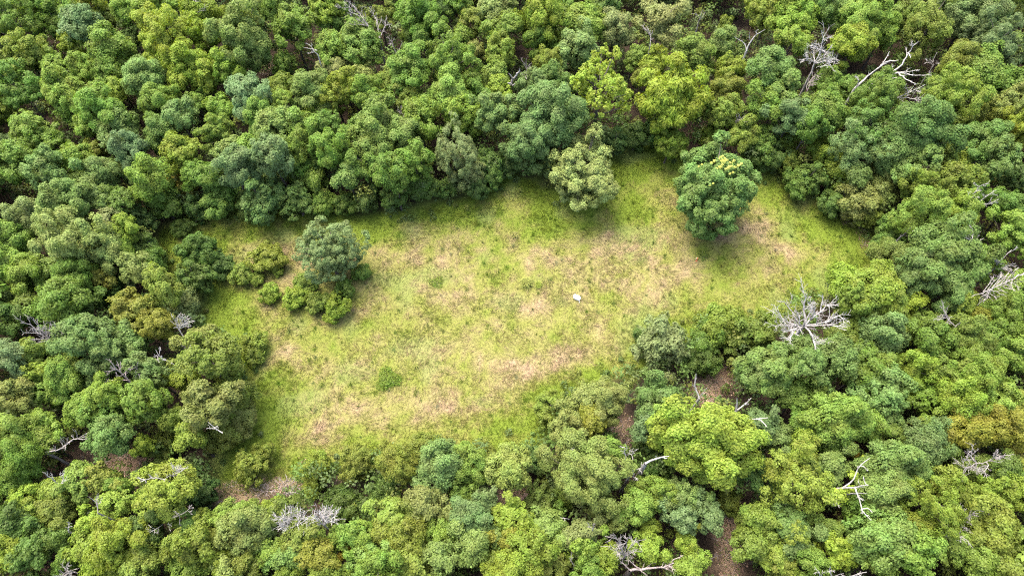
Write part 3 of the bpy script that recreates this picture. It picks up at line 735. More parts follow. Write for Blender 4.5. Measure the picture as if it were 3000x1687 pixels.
dead_tree(DT, "dead tree", "grey bare spire tree with fine twigs near the upper right", 3, 5.0, 11.0, [
 [(965,560),(1000,480),(1040,380),(1060,300),(1045,230)],[(1000,480),(950,440),(900,455)],[(950,440),(920,400)],[(1040,380),(1000,360),(980,330)],[(1060,300),(1090,310),(1100,270)],
 [(1000,480),(1100,460),(1150,470)],[(1040,380),(1100,400),(1130,335)],[(1100,460),(1110,500)]], rad=.11, twigs=9, mat=M_DEAD)
dead_tree("dead_branch", "dead branch", "tangled pinkish dead branches below the grey bare spire tree", 3, 5.0, 6.6, [[(940,690),(930,630),(980,610),(1030,600)],[(940,690),(960,640),(1010,640)],[(940,690),(990,560),(1040,580)]], rad=.06, twigs=8, mat=M_DEADP)
dead_tree(DT, "dead tree", "slim forked white limbs poking above the canopy, right of top centre", 3, 7.5, 11.0, [
 [(482,385),(510,310),(560,260),(622,225)],[(510,310),(500,275),(505,245)],[(482,385),(465,325),(440,310),(390,280)],[(560,260),(545,240),(575,225)]], rad=.11, twigs=2, tw_len=.15)
dead_tree(DT, "dead tree", "thick broken white snag with two stubs, above the deep green crowns", 2, 3.0, 10.0, [
 [(1275,725),(1285,650),(1295,600),(1325,570),(1345,518)],[(1295,600),(1280,580),(1262,555)],[(1285,650),(1275,630),(1255,629)],[(1285,650),(1310,636)]], rad=.24, twigs=0)
dead_tree(DT, "dead tree", "thin reddish bare sapling right of the thick broken white snag", 2, 5.0, 8.5, [[(1330,612),(1390,570),(1402,520),(1385,470)],[(1390,570),(1400,600)],[(1402,520),(1425,500)]], rad=.06, twigs=4, mat=M_DEADP)
dead_tree("dead_branch", "dead branch", "small white twigs sticking out near the top left", 1, 7.5, 9.0, [[(2400,415),(2360,370),(2290,360)],[(2360,370),(2340,340),(2310,330)],[(2360,370),(2390,380)]], rad=.06, twigs=5)
dead_tree(DT, "dead tree", "grey twig tangle of a half-dead tree at the top edge", 2, 7.0, 9.5, [[(290,290),(200,200),(150,120),(90,40)],[(200,200),(120,180),(95,190)],[(290,290),(330,200),(340,120)],[(290,290),(270,150),(210,60)],[(330,200),(380,180)],[(200,200),(130,120),(60,90)]], rad=.08, twigs=9, mat=M_DEADG)
dead_tree("dead_branch", "dead branch", "grey bare twigs at the top edge, left of the grey twig tangle", 2, 8.0, 9.5, [[(60,60),(30,20),(10,-20)],[(60,60),(20,60),(-20,50)],[(60,60),(70,10)]], rad=.06, twigs=8, mat=M_DEADG)
dead_tree(DT, "dead tree", "V-shaped pinkish bare stems left of top centre", 2, 6.5, 9.5, [[(418,415),(390,330),(375,270)],[(418,415),(440,370),(460,310)],[(390,330),(350,335)]], rad=.07, twigs=3, mat=M_DEADP)
dead_tree("dead_branch", "dead branch", "reddish bare twigs in a dark gap, left of the deep green crowns", 2, 4.5, 7.5, [[(475,935),(460,870),(430,835)],[(475,935),(485,890),(480,860)]], rad=.05, twigs=5, mat=M_DEADP)
dead_tree(DT, "dead tree", "bare grey fan of branches at the left edge", 4, 5.5, 9.0, [[(445,1175),(380,1120),(300,1070),(230,1000),(160,990)],[(380,1120),(300,1030),(250,950)],[(380,1120),(340,1040),(325,960)],[(445,1175),(410,1090),(400,1020),(380,960)],[(300,1070),(220,1060),(165,1080)],[(380,1120),(280,1110),(190,1112)],[(380,1120),(310,1130),(240,1145)],[(410,1090),(430,1050),(420,1010)]], rad=.10, twigs=8, mat=M_DEADG)
dead_tree(DT, "dead tree", "brushy bare top at the meadow's left edge", 4, 5.0, 8.0, [[(1395,1105),(1350,1030),(1330,985),(1330,945)],[(1350,1030),(1365,970),(1375,935)],[(1350,1030),(1390,990),(1415,955)],[(1350,1030),(1410,990),(1465,970)],[(1350,1030),(1400,1010),(1440,1015)]], rad=.07, twigs=8, mat=M_DEAD)
dead_tree(DT, "dead tree", "pink-grey snag leaning out of the canopy on the left", 4, 5.5, 8.5, [[(985,1435),(930,1380),(880,1340),(848,1290)],[(930,1380),(905,1330),(910,1278)],[(930,1380),(970,1340),(988,1320)],[(880,1340),(850,1345)],[(930,1380),(900,1390),(870,1385)]], rad=.10, twigs=6, mat=M_DEADP)
dead_tree("dead_branch", "dead branch", "pinkish dead limb lying below the pink-grey snag", 4, 5.0, 6.0, [[(960,1420),(890,1420),(830,1428),(770,1430)],[(830,1428),(800,1410)]], rad=.09, twigs=5, mat=M_DEADP)
dead_tree("dead_branch", "dead branch", "white forked dead branch right of the pink-grey snag", 4, 6.5, 7.8, [[(1312,1300),(1220,1257),(1190,1240),(1175,1190)],[(1190,1240),(1160,1246)],[(1190,1240),(1205,1210),(1212,1188)],[(1190,1240),(1195,1270)]], rad=.07, twigs=5)
dead_tree("dead_branch", "dead branch", "faint grey twigs between two olive trees on the left", 4, 6.0, 7.4, [[(1400,1205),(1420,1180),(1480,1160)],[(1420,1180),(1440,1160)],[(1400,1205),(1400,1165)]], rad=.05, twigs=6, mat=M_DEADG)
dead_tree(DT, "dead tree", "upright thin grey stem right of the pink-grey snag", 4, 5.0, 8.0, [[(1025,1420),(1035,1370),(1030,1330),(1045,1280)],[(1035,1370),(1020,1350)]], rad=.05, twigs=3, mat=M_DEADG)
dead_tree("dead_branch", "dead branch", "long grey dead limb lying over the crowns above the litter clearing", 7, 4.5, 6.0, [[(340,512),(420,510),(500,460),(560,420),(660,415)],[(420,510),(412,480),(420,465)],[(560,420),(550,400),(540,385)],[(500,460),(490,500)]], rad=.09, twigs=6, mat=M_DEADG)
dead_tree("dead_branch", "dead branch", "small white forked branch on the olive tree at the meadow's lower left", 7, 8.5, 9.4, [[(1680,370),(1620,338),(1590,310),(1570,288)],[(1620,338),(1590,330),(1558,338)],[(1620,338),(1632,325),(1642,315)]], rad=.08, twigs=3, trunk=False)
dead_tree(DT, "dead tree", "two grey antler-like stems above the crowns at the lower left", 7, 6.0, 8.5, [[(428,748),(390,710),(355,690),(335,670)],[(355,690),(358,660)],[(428,748),(480,740),(478,690),(474,655)],[(478,690),(455,690)]], rad=.08, twigs=2)
dead_tree("dead_branch", "dead branch", "grey dead branch across a pale olive crown at the lower left", 7, 7.5, 9.0, [[(740,975),(740,910),(705,865),(670,850)],[(740,910),(745,850)],[(740,910),(760,890)]], rad=.06, twigs=5, mat=M_DEADG)
e, root = dead_tree("dead_shrub", "dead shrub", "purplish grey bare bush below the meadow's lower left edge", 7, 0.5, 2.6, fan(2175, 765, 85, 75, 13, 4, 0, 360, (2180, 815)), rad=.05, twigs=9, mat=M_DEADP, tw_len=.45)
dead_tree("dead_shrub", "dead shrub", "faded bare bush lying on the pale dirt, left of the purplish bush", 7, 0.3, 1.2, fan(2000, 790, 95, 55, 9, 9, 0, 360, (2010, 810)), rad=.03, twigs=8, mat=M_DEADP, tw_len=.45)
dead_tree("dead_shrub", "dead shrub", "whitish bare bush, left of the pair near the lower left", 7, 4.6, 7.4, fan(2200, 1020, 130, 95, 13, 5, -10, 250, (2215, 1085)), rad=.06, twigs=9, tw_len=.4)
dead_tree("dead_shrub", "dead shrub", "whitish bare bush, right of the pair near the lower left", 7, 4.6, 7.4, fan(2465, 995, 105, 100, 12, 6, -10, 220, (2450, 1070)), rad=.06, twigs=9, tw_len=.4)
dead_tree("dead_branch", "dead branch", "white twigs on the mixed olive crown by the leaf litter clearing", 7, 7.2, 8.2, fan(1340, 640, 60, 40, 6, 8, 0, 180, (1330, 690)), rad=.04, twigs=7)
dead_tree("dead_branch", "dead branch", "pale twigs along the upper left edge of a yellowish olive crown", 7, 7.5, 8.6, [[(1240,720),(1150,700),(1060,740)],[(1150,700),(1120,720)],[(1240,720),(1280,690)]], rad=.05, twigs=8)
dead_tree("dead_branch", "dead branch", "thin branching grey twigs beside a dark thicket at the lower left", 7, 5.5, 7.5, [[(1355,1060),(1350,990),(1335,970)],[(1350,990),(1420,960),(1450,910)],[(1420,960),(1440,970)]], rad=.045, twigs=5, mat=M_DEADG)
dead_tree("dead_branch", "dead branch", "short white twigs poking below a yellowish olive crown at the lower left", 7, 4.5, 6.5, [[(1225,1060),(1180,1090),(1130,1120)],[(1180,1090),(1160,1120)],[(1280,1060),(1290,1110)]], rad=.045, twigs=4, trunk=False)
dead_tree(DT, "dead tree", "slender white cross-shaped snag at the lower left", 7, 5.0, 9.0, [[(520,1115),(517,1080),(515,1042)],[(517,1080),(490,1080)],[(517,1080),(545,1074)]], rad=.07, twigs=1)
dead_tree(DT, "dead tree", "grey snag with a brushy top at the bottom edge on the left", 7, 5.0, 8.5, [[(505,1440),(510,1400),(520,1335)],[(510,1420),(480,1430),(470,1450)],[(510,1420),(540,1430)]], rad=.06, twigs=6, mat=M_DEADG)
dead_tree(DT, "dead tree", "kinked white snag with roots-like tip, beside the lime crown's left side", 8, 5.0, 8.5, [[(2175,690),(2165,620),(2150,560),(2140,520),(2138,482)],[(2175,690),(2200,650),(2262,638)],[(2150,540),(2180,530),(2215,525)],[(2200,528),(2215,490)],[(2138,482),(2100,474)],[(2175,690),(2210,700),(2240,718)]], rad=.10, twigs=4)
dead_tree("dead_branch", "dead branch", "thick white broken limb sticking out left of the lime crown", 8, 6.5, 8.0, [[(2295,600),(2340,570),(2380,552),(2430,555),(2475,545)],[(2380,552),(2370,540)],[(2430,555),(2460,562)]], rad=.15, twigs=1, tw_len=.1)
dead_tree("dead_branch", "dead branch", "small grey twigs on the upper left of the broad pale dome", 8, 7.5, 8.5, [[(1780,540),(1750,520),(1725,500)],[(1750,520),(1760,500)]], rad=.06, twigs=4)
dead_tree(DT, "dead tree", "pale bare limb at the top of the lime crown beside reddish litter", 6, 7.5, 10.0, [[(125,1560),(100,1480),(95,1440),(100,1370)],[(125,1560),(150,1510),(185,1475)],[(100,1480),(70,1450)]], rad=.10, twigs=2, tw_len=.2)
dead_tree(DT, "dead tree", "forked white limbs beside the right shoulder of the lime crown", 9, 6.5, 9.5, [[(378,265),(410,200),(408,150),(410,105)],[(410,200),(470,150),(518,105)],[(470,150),(495,155)],[(378,295),(430,275),(480,265),(560,265),(645,255)],[(560,265),(600,290),(637,325)]], rad=.15, twigs=2, tw_len=.14)
e, root = dead_tree(DT, "dead tree", "big white vine-covered snag with crossing limbs at the lower right", 9, 4.0, 9.0, [
 [(1100,803),(1200,788),(1300,776),(1400,765)],[(1200,788),(1270,750),(1310,670),(1340,620),(1412,560)],[(1340,620),(1380,628)],[(1300,776),(1330,860),(1345,950),(1385,1000),(1422,1028)],[(1200,830),(1280,830),(1390,825)],[(1345,950),(1390,930),(1430,970)],[(1400,765),(1365,740),(1362,695)],[(1330,860),(1362,880)],[(1200,830),(1150,890),(1150,925)]], rad=.13, twigs=3, tw_len=.14)
for (lst, rd, n) in ([[(1120,850),(1200,850)], .95, 700], [[(1385,570),(1395,640)], .75, 420], [[(1270,690),(1320,700)], .55, 260], [[(1240,790),(1290,790)], .4, 140]):
    leafy_sheath("vine", [at(*tile(9, *q), 6.8)[0] for q in lst], rd, n, n, e, root)
dead_tree(DT, "dead tree", "tangled bare crown in a dark gap near the right edge", 9, 5.5, 8.5, [[(2220,600),(2180,570),(2170,530),(2195,488)],[(2220,600),(2290,590),(2330,570),(2390,545),(2500,532)],[(2330,570),(2350,530),(2385,505)],[(2290,590),(2310,620),(2250,682)],[(2220,600),(2170,620),(2125,650)],[(2180,570),(2140,575),(2115,560)],[(2220,600),(2200,640),(2190,655)],[(2390,545),(2400,570)]], rad=.09, twigs=10, mat=M_DEADG)
dead_tree(DT, "dead tree", "bare grey tree behind a golden olive crown near the right edge", 9, 4.5, 8.0, [[(2060,1080),(2100,1030),(2150,1000),(2200,970)],[(2100,1030),(2080,980),(2120,940)],[(2060,1080),(2120,1070),(2150,1100)],[(2060,1080),(2040,1130),(2110,1160)],[(2100,1030),(2170,1050)],[(2060,1080),(2050,1000),(2040,980)]], rad=.07, twigs=9, mat=M_DEADG)
dead_tree("dead_branch", "dead branch", "heap of fallen white twigs left of the footpath at the bottom", 9, 0.6, 1.6, fan(150, 1310, 105, 45, 9, 12, 0, 360, (160, 1320)), rad=.07, twigs=7, mat=M_DEADP, trunk=False)
dead_tree(DT, "dead tree", "bare whitish fan tree near the bottom, left of the footpath", 8, 5.0, 8.5, [[(2140,1300),(2110,1220),(2060,1150)],[(2110,1220),(2095,1170),(2120,1145)],[(2140,1300),(2150,1220),(2165,1155)],[(2140,1300),(2180,1230),(2225,1170)],[(2140,1300),(2190,1270),(2215,1255)],[(2140,1300),(2100,1270),(2060,1250)]], rad=.08, twigs=9, mat=M_DEADG)
dead_tree("dead_branch", "dead branch", "long pale bare limb lying across a gap at the bottom edge", 8, 3.6, 4.6, [[(2180,1405),(2260,1395),(2350,1388),(2470,1370),(2510,1350)],[(2470,1370),(2480,1330),(2570,1300)],[(2470,1370),(2500,1395)],[(2180,1405),(2120,1350),(2080,1310)],[(2260,1395),(2200,1350),(2140,1330)]], rad=.15, twigs=7, mat=M_DEADP)
dead_tree("dead_branch", "dead branch", "thin grey hooked branch in the dark gap at the bottom", 8, 4.0, 5.5, [[(1760,1370),(1730,1340),(1735,1270)],[(1730,1340),(1720,1310)]], rad=.05, twigs=2)
dead_tree("dead_branch", "dead branch", "pale twigs on the silvery tree at the bottom", 8, 7.5, 8.5, [[(1900,1090),(1870,1070),(1855,1045)],[(1900,1090),(1910,1060)],[(1720,1020),(1690,1010),(1650,1005)]], rad=.05, twigs=5, mat=M_DEADG)
dead_tree(DT, "dead tree", "white forked stems at the bottom edge, right of the footpath", 9, 5.5, 8.5, [[(1130,1460),(1110,1410),(1115,1375)],[(1110,1410),(1150,1405)],[(1130,1460),(1170,1440),(1215,1430)]], rad=.08, twigs=3)
dead_tree(DT, "dead tree", "short white stems at the bottom edge, nearer the footpath", 9, 5.5, 8.0, [[(1045,1465),(1030,1430),(1015,1412)],[(1045,1465),(1050,1420)]], rad=.08, twigs=3)
dead_tree("dead_branch", "dead branch", "white twigs at the bottom edge above a green crown on the right", 9, 7.5, 8.8, [[(1280,1450),(1320,1430),(1390,1418)],[(1320,1430),(1350,1450)]], rad=.07, twigs=5)
dead_tree("dead_branch", "dead branch", "sprays of pale bare twigs at the right edge above the tangled white ones", 3, 7.0, 9.0, [[(2200,1450),(2230,1405),(2300,1385)],[(2230,1405),(2205,1380)],[(2200,1450),(2260,1440)]], rad=.06, twigs=6)
dead_tree(DT, "dead tree", "bare arching branches near the upper right edge", 6, 6.5, 9.0, [[(2150,100),(2110,75),(2160,30),(2230,-10)],[(2150,100),(2240,80),(2300,30),(2350,0)],[(2240,80),(2310,100),(2388,55)],[(2230,80),(2205,40)]], rad=.08, twigs=5)
dead_tree(DT, "dead tree", "zigzag white branches on the right, above the feathery dead top", 6, 6.0, 8.5, [[(2270,455),(2210,430),(2180,375),(2140,350)],[(2180,375),(2200,310),(2160,250)],[(2210,430),(2230,370),(2275,350)],[(2270,455),(2300,430),(2340,430)],[(2200,310),(2230,300)],[(2230,370),(2210,350),(2240,330)]], rad=.08, twigs=6)
dead_tree(DT, "dead tree", "thin bare tree leaning right, just above the feathery dead top", 6, 5.5, 8.0, [[(2345,582),(2375,540),(2400,510),(2482,438)],[(2375,540),(2345,510),(2330,490)],[(2345,582),(2440,570),(2515,538)],[(2345,582),(2420,575),(2460,595)]], rad=.06, twigs=6)
fl = [[(2580,612),(2470,670),(2330,730),(2180,792)]]
for i in range(13):
    u = 2250 + i * 17; v = 762 - (u - 2250) * .44
    s = 1 if i % 2 else -1
    fl.append([(u, v), (u + 40, v - s * 38 - 18), (u + 75 + (i * 37) % 30, v - s * (62 + (i * 23) % 26) - 28)])
dead_tree("dead_branch", "dead tree top", "feathery dead treetop fallen across the canopy at the right edge", 6, 6.8, 7.6, fl, rad=.09, twigs=6, mat=M_DEADG)
dead_tree("dead_branch", "dead branch", "grey dead log with twigs in a gap on the right of the meadow", 6, 5.5, 7.0, [[(1880,272),(1960,240),(2042,228)],[(1960,240),(2000,215)],[(1880,272),(1930,255),(1970,260)]], rad=.08, twigs=6, mat=M_DEADG)
dead_tree(DT, "dead tree", "leaning bare grey trunk right of the meadow's brown edge", 6, 2.5, 7.0, [[(1585,405),(1640,340),(1700,290),(1752,260)],[(1640,340),(1690,270)]], rad=.10, twigs=2, mat=M_DEADG)
dead_tree(DT, "dead tree", "short leaning dead stem beside the mottled dark tree on the right", 6, 3.5, 6.5, [[(1700,565),(1725,530),(1745,505)],[(1725,530),(1715,470),(1700,440)]], rad=.08, twigs=4, mat=M_DEADG)
dead_tree("dead_branch", "dead branch", "greyish twigs left of a golden crown on the right", 6, 6.5, 8.5, [[(2060,1020),(1990,950),(1970,900),(1955,830)],[(1990,950),(1960,960),(1930,970)],[(1990,950),(2040,940)],[(2060,1020),(2090,980)]], rad=.06, twigs=8, mat=M_DEADG)
dead_tree("dead_branch", "dead branch", "thin bare twigs in the dark lower right of the canopy", 6, 5.0, 7.0, [[(2280,1352),(2340,1302),(2405,1280)],[(2340,1302),(2365,1320),(2395,1345)],[(2340,1302),(2350,1270)]], rad=.05, twigs=5, mat=M_DEADG)
dead_tree(DT, "dead tree", "pinkish bare sapling beside a dark gap above the flowered lone tree", 3, 3.5, 7.5, [[(360,1015),(420,930),(470,870)],[(420,930),(410,890)],[(420,930),(470,920)]], rad=.06, twigs=6, mat=M_DEADP)
dead_tree(DT, "dead tree", "grey broken stem over brown litter near the top right of centre", 3, 4.0, 7.5, [[(105,225),(130,140),(158,82)],[(130,140),(110,108),(68,105)]], rad=.08, twigs=2, mat=M_DEADG)
dead_tree(DT, "dead tree", "long thin bare stems at the top edge on the left", 1, 5.0, 9.5, [[(1585,110),(1530,45),(1500,0),(1460,10)],[(1530,45),(1510,20),(1480,-20)],[(1585,110),(1540,70)]], rad=.06, twigs=2, mat=M_DEADG)
dead_tree("dead_branch", "dead branch", "grey twigs on the khaki olive crown at the top edge", 2, 7.5, 9.0, [[(2330,350),(2340,270),(2300,200)],[(2340,270),(2290,220),(2260,190)],[(2340,270),(2350,230)]], rad=.05, twigs=7, mat=M_DEADG)
dead_tree("dead_branch", "dead branch", "dark grey twigs below the olive crown in the upper right", 3, 5.5, 7.0, [[(1890,500),(1860,460),(1830,450)],[(1890,500),(1890,440),(1920,400)],[(1890,500),(1930,470)]], rad=.05, twigs=8, mat=M_DEADG)
dead_tree("dead_branch", "dead branch", "pale sinuous branch at the right edge below the olive crowns", 3, 5.5, 7.0, [[(2320,1085),(2370,1060),(2390,1050)],[(2400,1115),(2470,1118),(2540,1100)]], rad=.06, twigs=4, mat=M_DEADG)
dead_tree("dead_branch", "dead branch", "curved bare twigs left of the deep bluish tree near the right edge", 3, 4.5, 6.5, [[(2010,1060),(2060,1020),(2120,1015)],[(2060,1020),(2100,1060),(2130,1090)]], rad=.045, twigs=4, mat=M_DEADG)

# ------------------------------------------------------------------ small things on the meadow
def leafy_plant(name, cat, label, x, y, R, h, n, col, leaf, seed, mat=None):
    r = np.random.default_rng(seed)
    pos, _ = at(x, y, h * .5)
    e = thing(name, label, cat, (pos[0], pos[1], 0))
    d = unit(r.normal(0, 1, (n, 3)) + [0, 0, .5]); k = r.uniform(.35, 1.0, (n, 1)) ** .5
    p = d * k * [R, R, h]; p[:, 2] = np.abs(p[:, 2]) + .05
    p[:, :2] *= (1 + .25 * np.sin(3 * np.arctan2(p[:, 1], p[:, 0]) + seed))[:, None]
    v = leaf_quads(p, unit(d * .6 + [0, 0, .7] + r.normal(0, .3, (n, 3))), r.uniform(.6, 1.3, n) * leaf, r.uniform(.6, 1.1, n) * leaf * .55, r)
    ob = link("foliage", mesh_from("foliage", v, np.arange(n * 4), 4, mat or M_LEAF), e); ob.color = (*col, 1)
    T = Tubes(5)
    for i in range(7):
        a = i * .9 + seed; T.add([[0, 0, -.05], [.35 * R * math.cos(a), .35 * R * math.sin(a), .45 * h], [.7 * R * math.cos(a), .7 * R * math.sin(a), .8 * h]], [.025, .018, .01])
    link("stem", T.mesh("stem", M_BARK), e)
    return e
leafy_plant("meadow_shrub", "shrub", "bright green leafy shrub standing alone in the lower left of the meadow", 1136, 1108, 1.4, 0.6, 1700, (0.098, 0.150, 0.018), .19, 2)
leafy_plant("leafy_plant", "plant", "low bright green plant patch left of the meadow's centre", 1280, 826, .9, .35, 420, (0.10, 0.15, 0.018), .16, 5)
leafy_plant("leafy_plant", "plant", "small yellowish weed just right of the white tub", 1733, 851, .3, .3, 70, (0.17, 0.17, 0.02), .12, 7)
leafy_plant("leafy_plant", "plant", "green weed patch right of the orange marker post", 2060, 748, .8, .35, 260, (0.085, 0.13, 0.018), .16, 8)

def tussock(label, x, y, R, n, col, seed):
    r = np.random.default_rng(seed); pos, _ = at(x, y, .2)
    a = r.uniform(0, 2 * PI, n); ln = R * r.uniform(.6, 1.1, n); lean = r.uniform(.45, .97, n); w = r.uniform(.018, .035, n)
    b = np.stack([r.normal(0, .12 * R, n), r.normal(0, .12 * R, n), np.full(n, -.03)], -1)
    dx, dy = np.cos(a), np.sin(a); up = np.sqrt(1 - lean ** 2) * ln
    v = np.empty((n, 6, 3))
    for i, (k, ww, hz) in enumerate([(0, 1, 0), (.6, .9, 1.0), (1.0, .2, .85)]):
        c = b + np.stack([dx * ln * lean * k, dy * ln * lean * k, up * hz], -1)
        o = np.stack([-dy * w * ww, dx * w * ww, np.zeros(n)], -1)
        v[:, 2 * i] = c + o; v[:, 2 * i + 1] = c - o
    i0 = np.arange(n)[:, None] * 6
    f = np.concatenate([i0 + [0, 1, 3, 2], i0 + [2, 3, 5, 4]])
    o = link("grass_tussock", mesh_from("grass_tussock", v.reshape(-1, 3), f, 4, M_LEAF), None, (pos[0], pos[1], 0.05))
    o.color = (*col, 1); o["label"] = label; o["category"] = "grass tussock"; o["group"] = "pale grass tussocks on the meadow"
tussock("widest pale yellow-green grass tussock at the middle of the meadow", 1542, 830, .95, 340, (.19, .215, .05), 1)
tussock("bright small grass tussock right beside the widest pale tussock", 1577, 834, .6, 220, (.165, .21, .03), 2)
tussock("straw-tipped grass tussock in the green upper part of the meadow", 1508, 689, .6, 200, (.2, .205, .06), 3)
tussock("greenish tussock in the lower meadow, right of the bright green shrub", 1218, 1072, .5, 170, (.18, .20, .045), 4)

# white tub
def simple_mat(name, c, rough=.5, spec=.4):
    m, nt, out = new_mat(name); L = nt.links.new
    tc = N(nt, "ShaderNodeTexCoord"); n1 = N(nt, "ShaderNodeTexNoise"); n1.inputs["Scale"].default_value = 9; n1.inputs["Detail"].default_value = 4
    L(tc.outputs["Object"], n1.inputs["Vector"])
    cr = N(nt, "ShaderNodeValToRGB"); L(n1.outputs[0], cr.inputs[0])
    cr.color_ramp.elements[0].position = .3; cr.color_ramp.elements[0].color = (*[q * .88 for q in c], 1)
    cr.color_ramp.elements[1].position = .6; cr.color_ramp.elements[1].color = (*c, 1)
    pb = N(nt, "ShaderNodeBsdfPrincipled"); L(cr.outputs[0], pb.inputs["Base Color"]); pb.inputs["Roughness"].default_value = rough
    pb.inputs["Specular IOR Level"].default_value = spec; L(pb.outputs[0], out.inputs[0]); return m
M_WHITE = simple_mat("white_plastic", (.80, .80, .80), .35)
M_GREYP = simple_mat("grey_plastic", (.33, .33, .36), .5)
M_ORANGE = simple_mat("orange_paint", (.55, .13, .045), .5)
M_CREAM = simple_mat("cream_paint", (.36, .31, .2), .5)
def loft(rings, cap0=True, cap1=True):
    v = np.concatenate(rings); s = len(rings[0]); f = []
    for k in range(len(rings) - 1):
        for j in range(s):
            f.append((k * s + j, k * s + (j + 1) % s, (k + 1) * s + (j + 1) % s, (k + 1) * s + j))
    if cap0: f.append(tuple(range(s - 1, -1, -1)))
    if cap1: f.append(tuple((len(rings) - 1) * s + j for j in range(s)))
    return v, f
def poly_obj(name, v, f, mat, parent, smooth=True):
    me = bpy.data.meshes.new(name); me.from_pydata([tuple(map(float, q)) for q in v], [], f); me.update()
    if smooth:
        for p in me.polygons: p.use_smooth = len(p.vertices) == 4
    me.materials.append(mat); return link(name, me, parent)
def oblong(a, b, z, n=32, p=3.2):
    t = np.arange(n) * 2 * PI / n; c, s = np.cos(t), np.sin(t)
    return np.stack([a * np.sign(c) * np.abs(c) ** (2 / p), b * np.sign(s) * np.abs(s) ** (2 / p), np.full(n, z)], -1)
pos, tt = at(1690, 871, .3)
tub = thing("white_tub", "small white oblong plastic tub with rounded ends, alone on the meadow grass", "tub", (pos[0], pos[1], .05))
tub.rotation_euler = (0, 0, math.radians(-27))
A, Bq = .44, .245
v, f = loft([oblong(A * .88, Bq * .86, 0.0), oblong(A * .92, Bq * .90, .05), oblong(A * .97, Bq * .96, .30)])
poly_obj("body", v, f, M_WHITE, tub)
v, f = loft([oblong(A * .96, Bq * .95, .303), oblong(A * 1.04, Bq * 1.06, .31), oblong(A * 1.04, Bq * 1.06, .335), oblong(A * .99, Bq * .99, .36), oblong(A * .80, Bq * .74, .37), oblong(A * .77, Bq * .70, .362)])
poly_obj("lid", v, f, M_WHITE, tub)
v, f = loft([oblong(.018, .075, .3635, 12), oblong(.018, .075, .374, 12), oblong(.012, .068, .378, 12)])
o = poly_obj("latch", v, f, M_GREYP, tub); o.location = (-.16, .03, 0)
for sx, px_, py_ in ((-1, -.30, .26), (1, .40, -.24)):
    T = Tubes(6); k = np.array([px_, py_, 0]); u = unit(np.array([px_ * .35, py_, 0]))
    T.add(smoothline([k * .93 + [0, 0, .24], k + u * .10 + [0, 0, .23], k + u * .22 + [0, 0, .10], k + u * .26 + [0, 0, -.06]], 8), np.full(8, .016))
    link("handle", T.mesh("handle", M_WHITE), tub)

pos, _ = at(2041, 762, .15)
mk = thing("marker_post", "short orange and cream marker post in the right part of the meadow", "marker post", (pos[0], pos[1], 0))
ring = lambda a, z: oblong(a, a, z, 16, 2.0)
v, f = loft([ring(.075, -.05), ring(.075, .62), ring(.065, .68), ring(.03, .70)]); o = poly_obj("post", v, f, M_ORANGE, mk)
v, f = loft([ring(.05, .15), ring(.055, .17), ring(.055, .66), ring(.045, .67)]); o = poly_obj("sleeve", v, f, M_CREAM, mk); o.location = (-.10, .02, 0)
v, f = loft([ring(.13, -.03), ring(.13, .05), ring(.09, .09)]); poly_obj("base", v, f, M_ORANGE, mk)

# stones
M_ROCK = bark_material("red_brown_stone", (.07, .045, .034), (.16, .11, .085), 2.5)
M_PALE = bark_material("pale_stone", (.2, .17, .14), (.3, .26, .22), 4)
def stone(label, x, y, s, mat, seed, group=None):
    import bmesh
    r = random.Random(seed); bm = bmesh.new(); bmesh.ops.create_icosphere(bm, subdivisions=2, radius=s)
    k = [Vector((r.uniform(-1, 1), r.uniform(-1, 1), r.uniform(-1, 1))).normalized() for _ in range(7)]
    for v_ in bm.verts:
        n = v_.co.normalized(); q = 1.0
        for kk in k: q = min(q, .80 / max(.001, n.dot(kk)) if n.dot(kk) > .8 else q)
        v_.co = n * s * q; v_.co.z *= .62; v_.co.x *= 1.2
    me = bpy.data.meshes.new("stone"); bm.to_mesh(me); bm.free(); me.materials.append(mat)
    pos, _ = at(x, y, 0); o = link("stone", me, None, (pos[0], pos[1], s * .3)); o.rotation_euler = (0, 0, r.uniform(0, 6))
    o["label"] = label; o["category"] = "stone"
    if group: o["group"] = group
for gi, (nm, lst) in enumerate([("left end", [(1320,1492,.42),(1333,1478,.32),(1312,1476,.22)]), ("right end", [(1545,1450,.42),(1562,1438,.32),(1530,1462,.22)]), ("middle", [(1490,1468,.40),(1478,1482,.3),(1505,1460,.2)])]):
    for i, (x, y, s) in enumerate(lst):
        stone(f"{('largest', 'mid-sized', 'smallest')[i]} reddish brown stone at the {nm} of the shaded gully", x, y, s, M_ROCK, i + 3 * gi, "reddish brown stones in the shaded gully")
stone("pale stone at the meadow's upper right edge under the trees", 2437, 624, .14, M_PALE, 31)
stone("pale stone beside the pink litter under the right-hand trees", 2157, 1136, .12, M_PALE, 33)

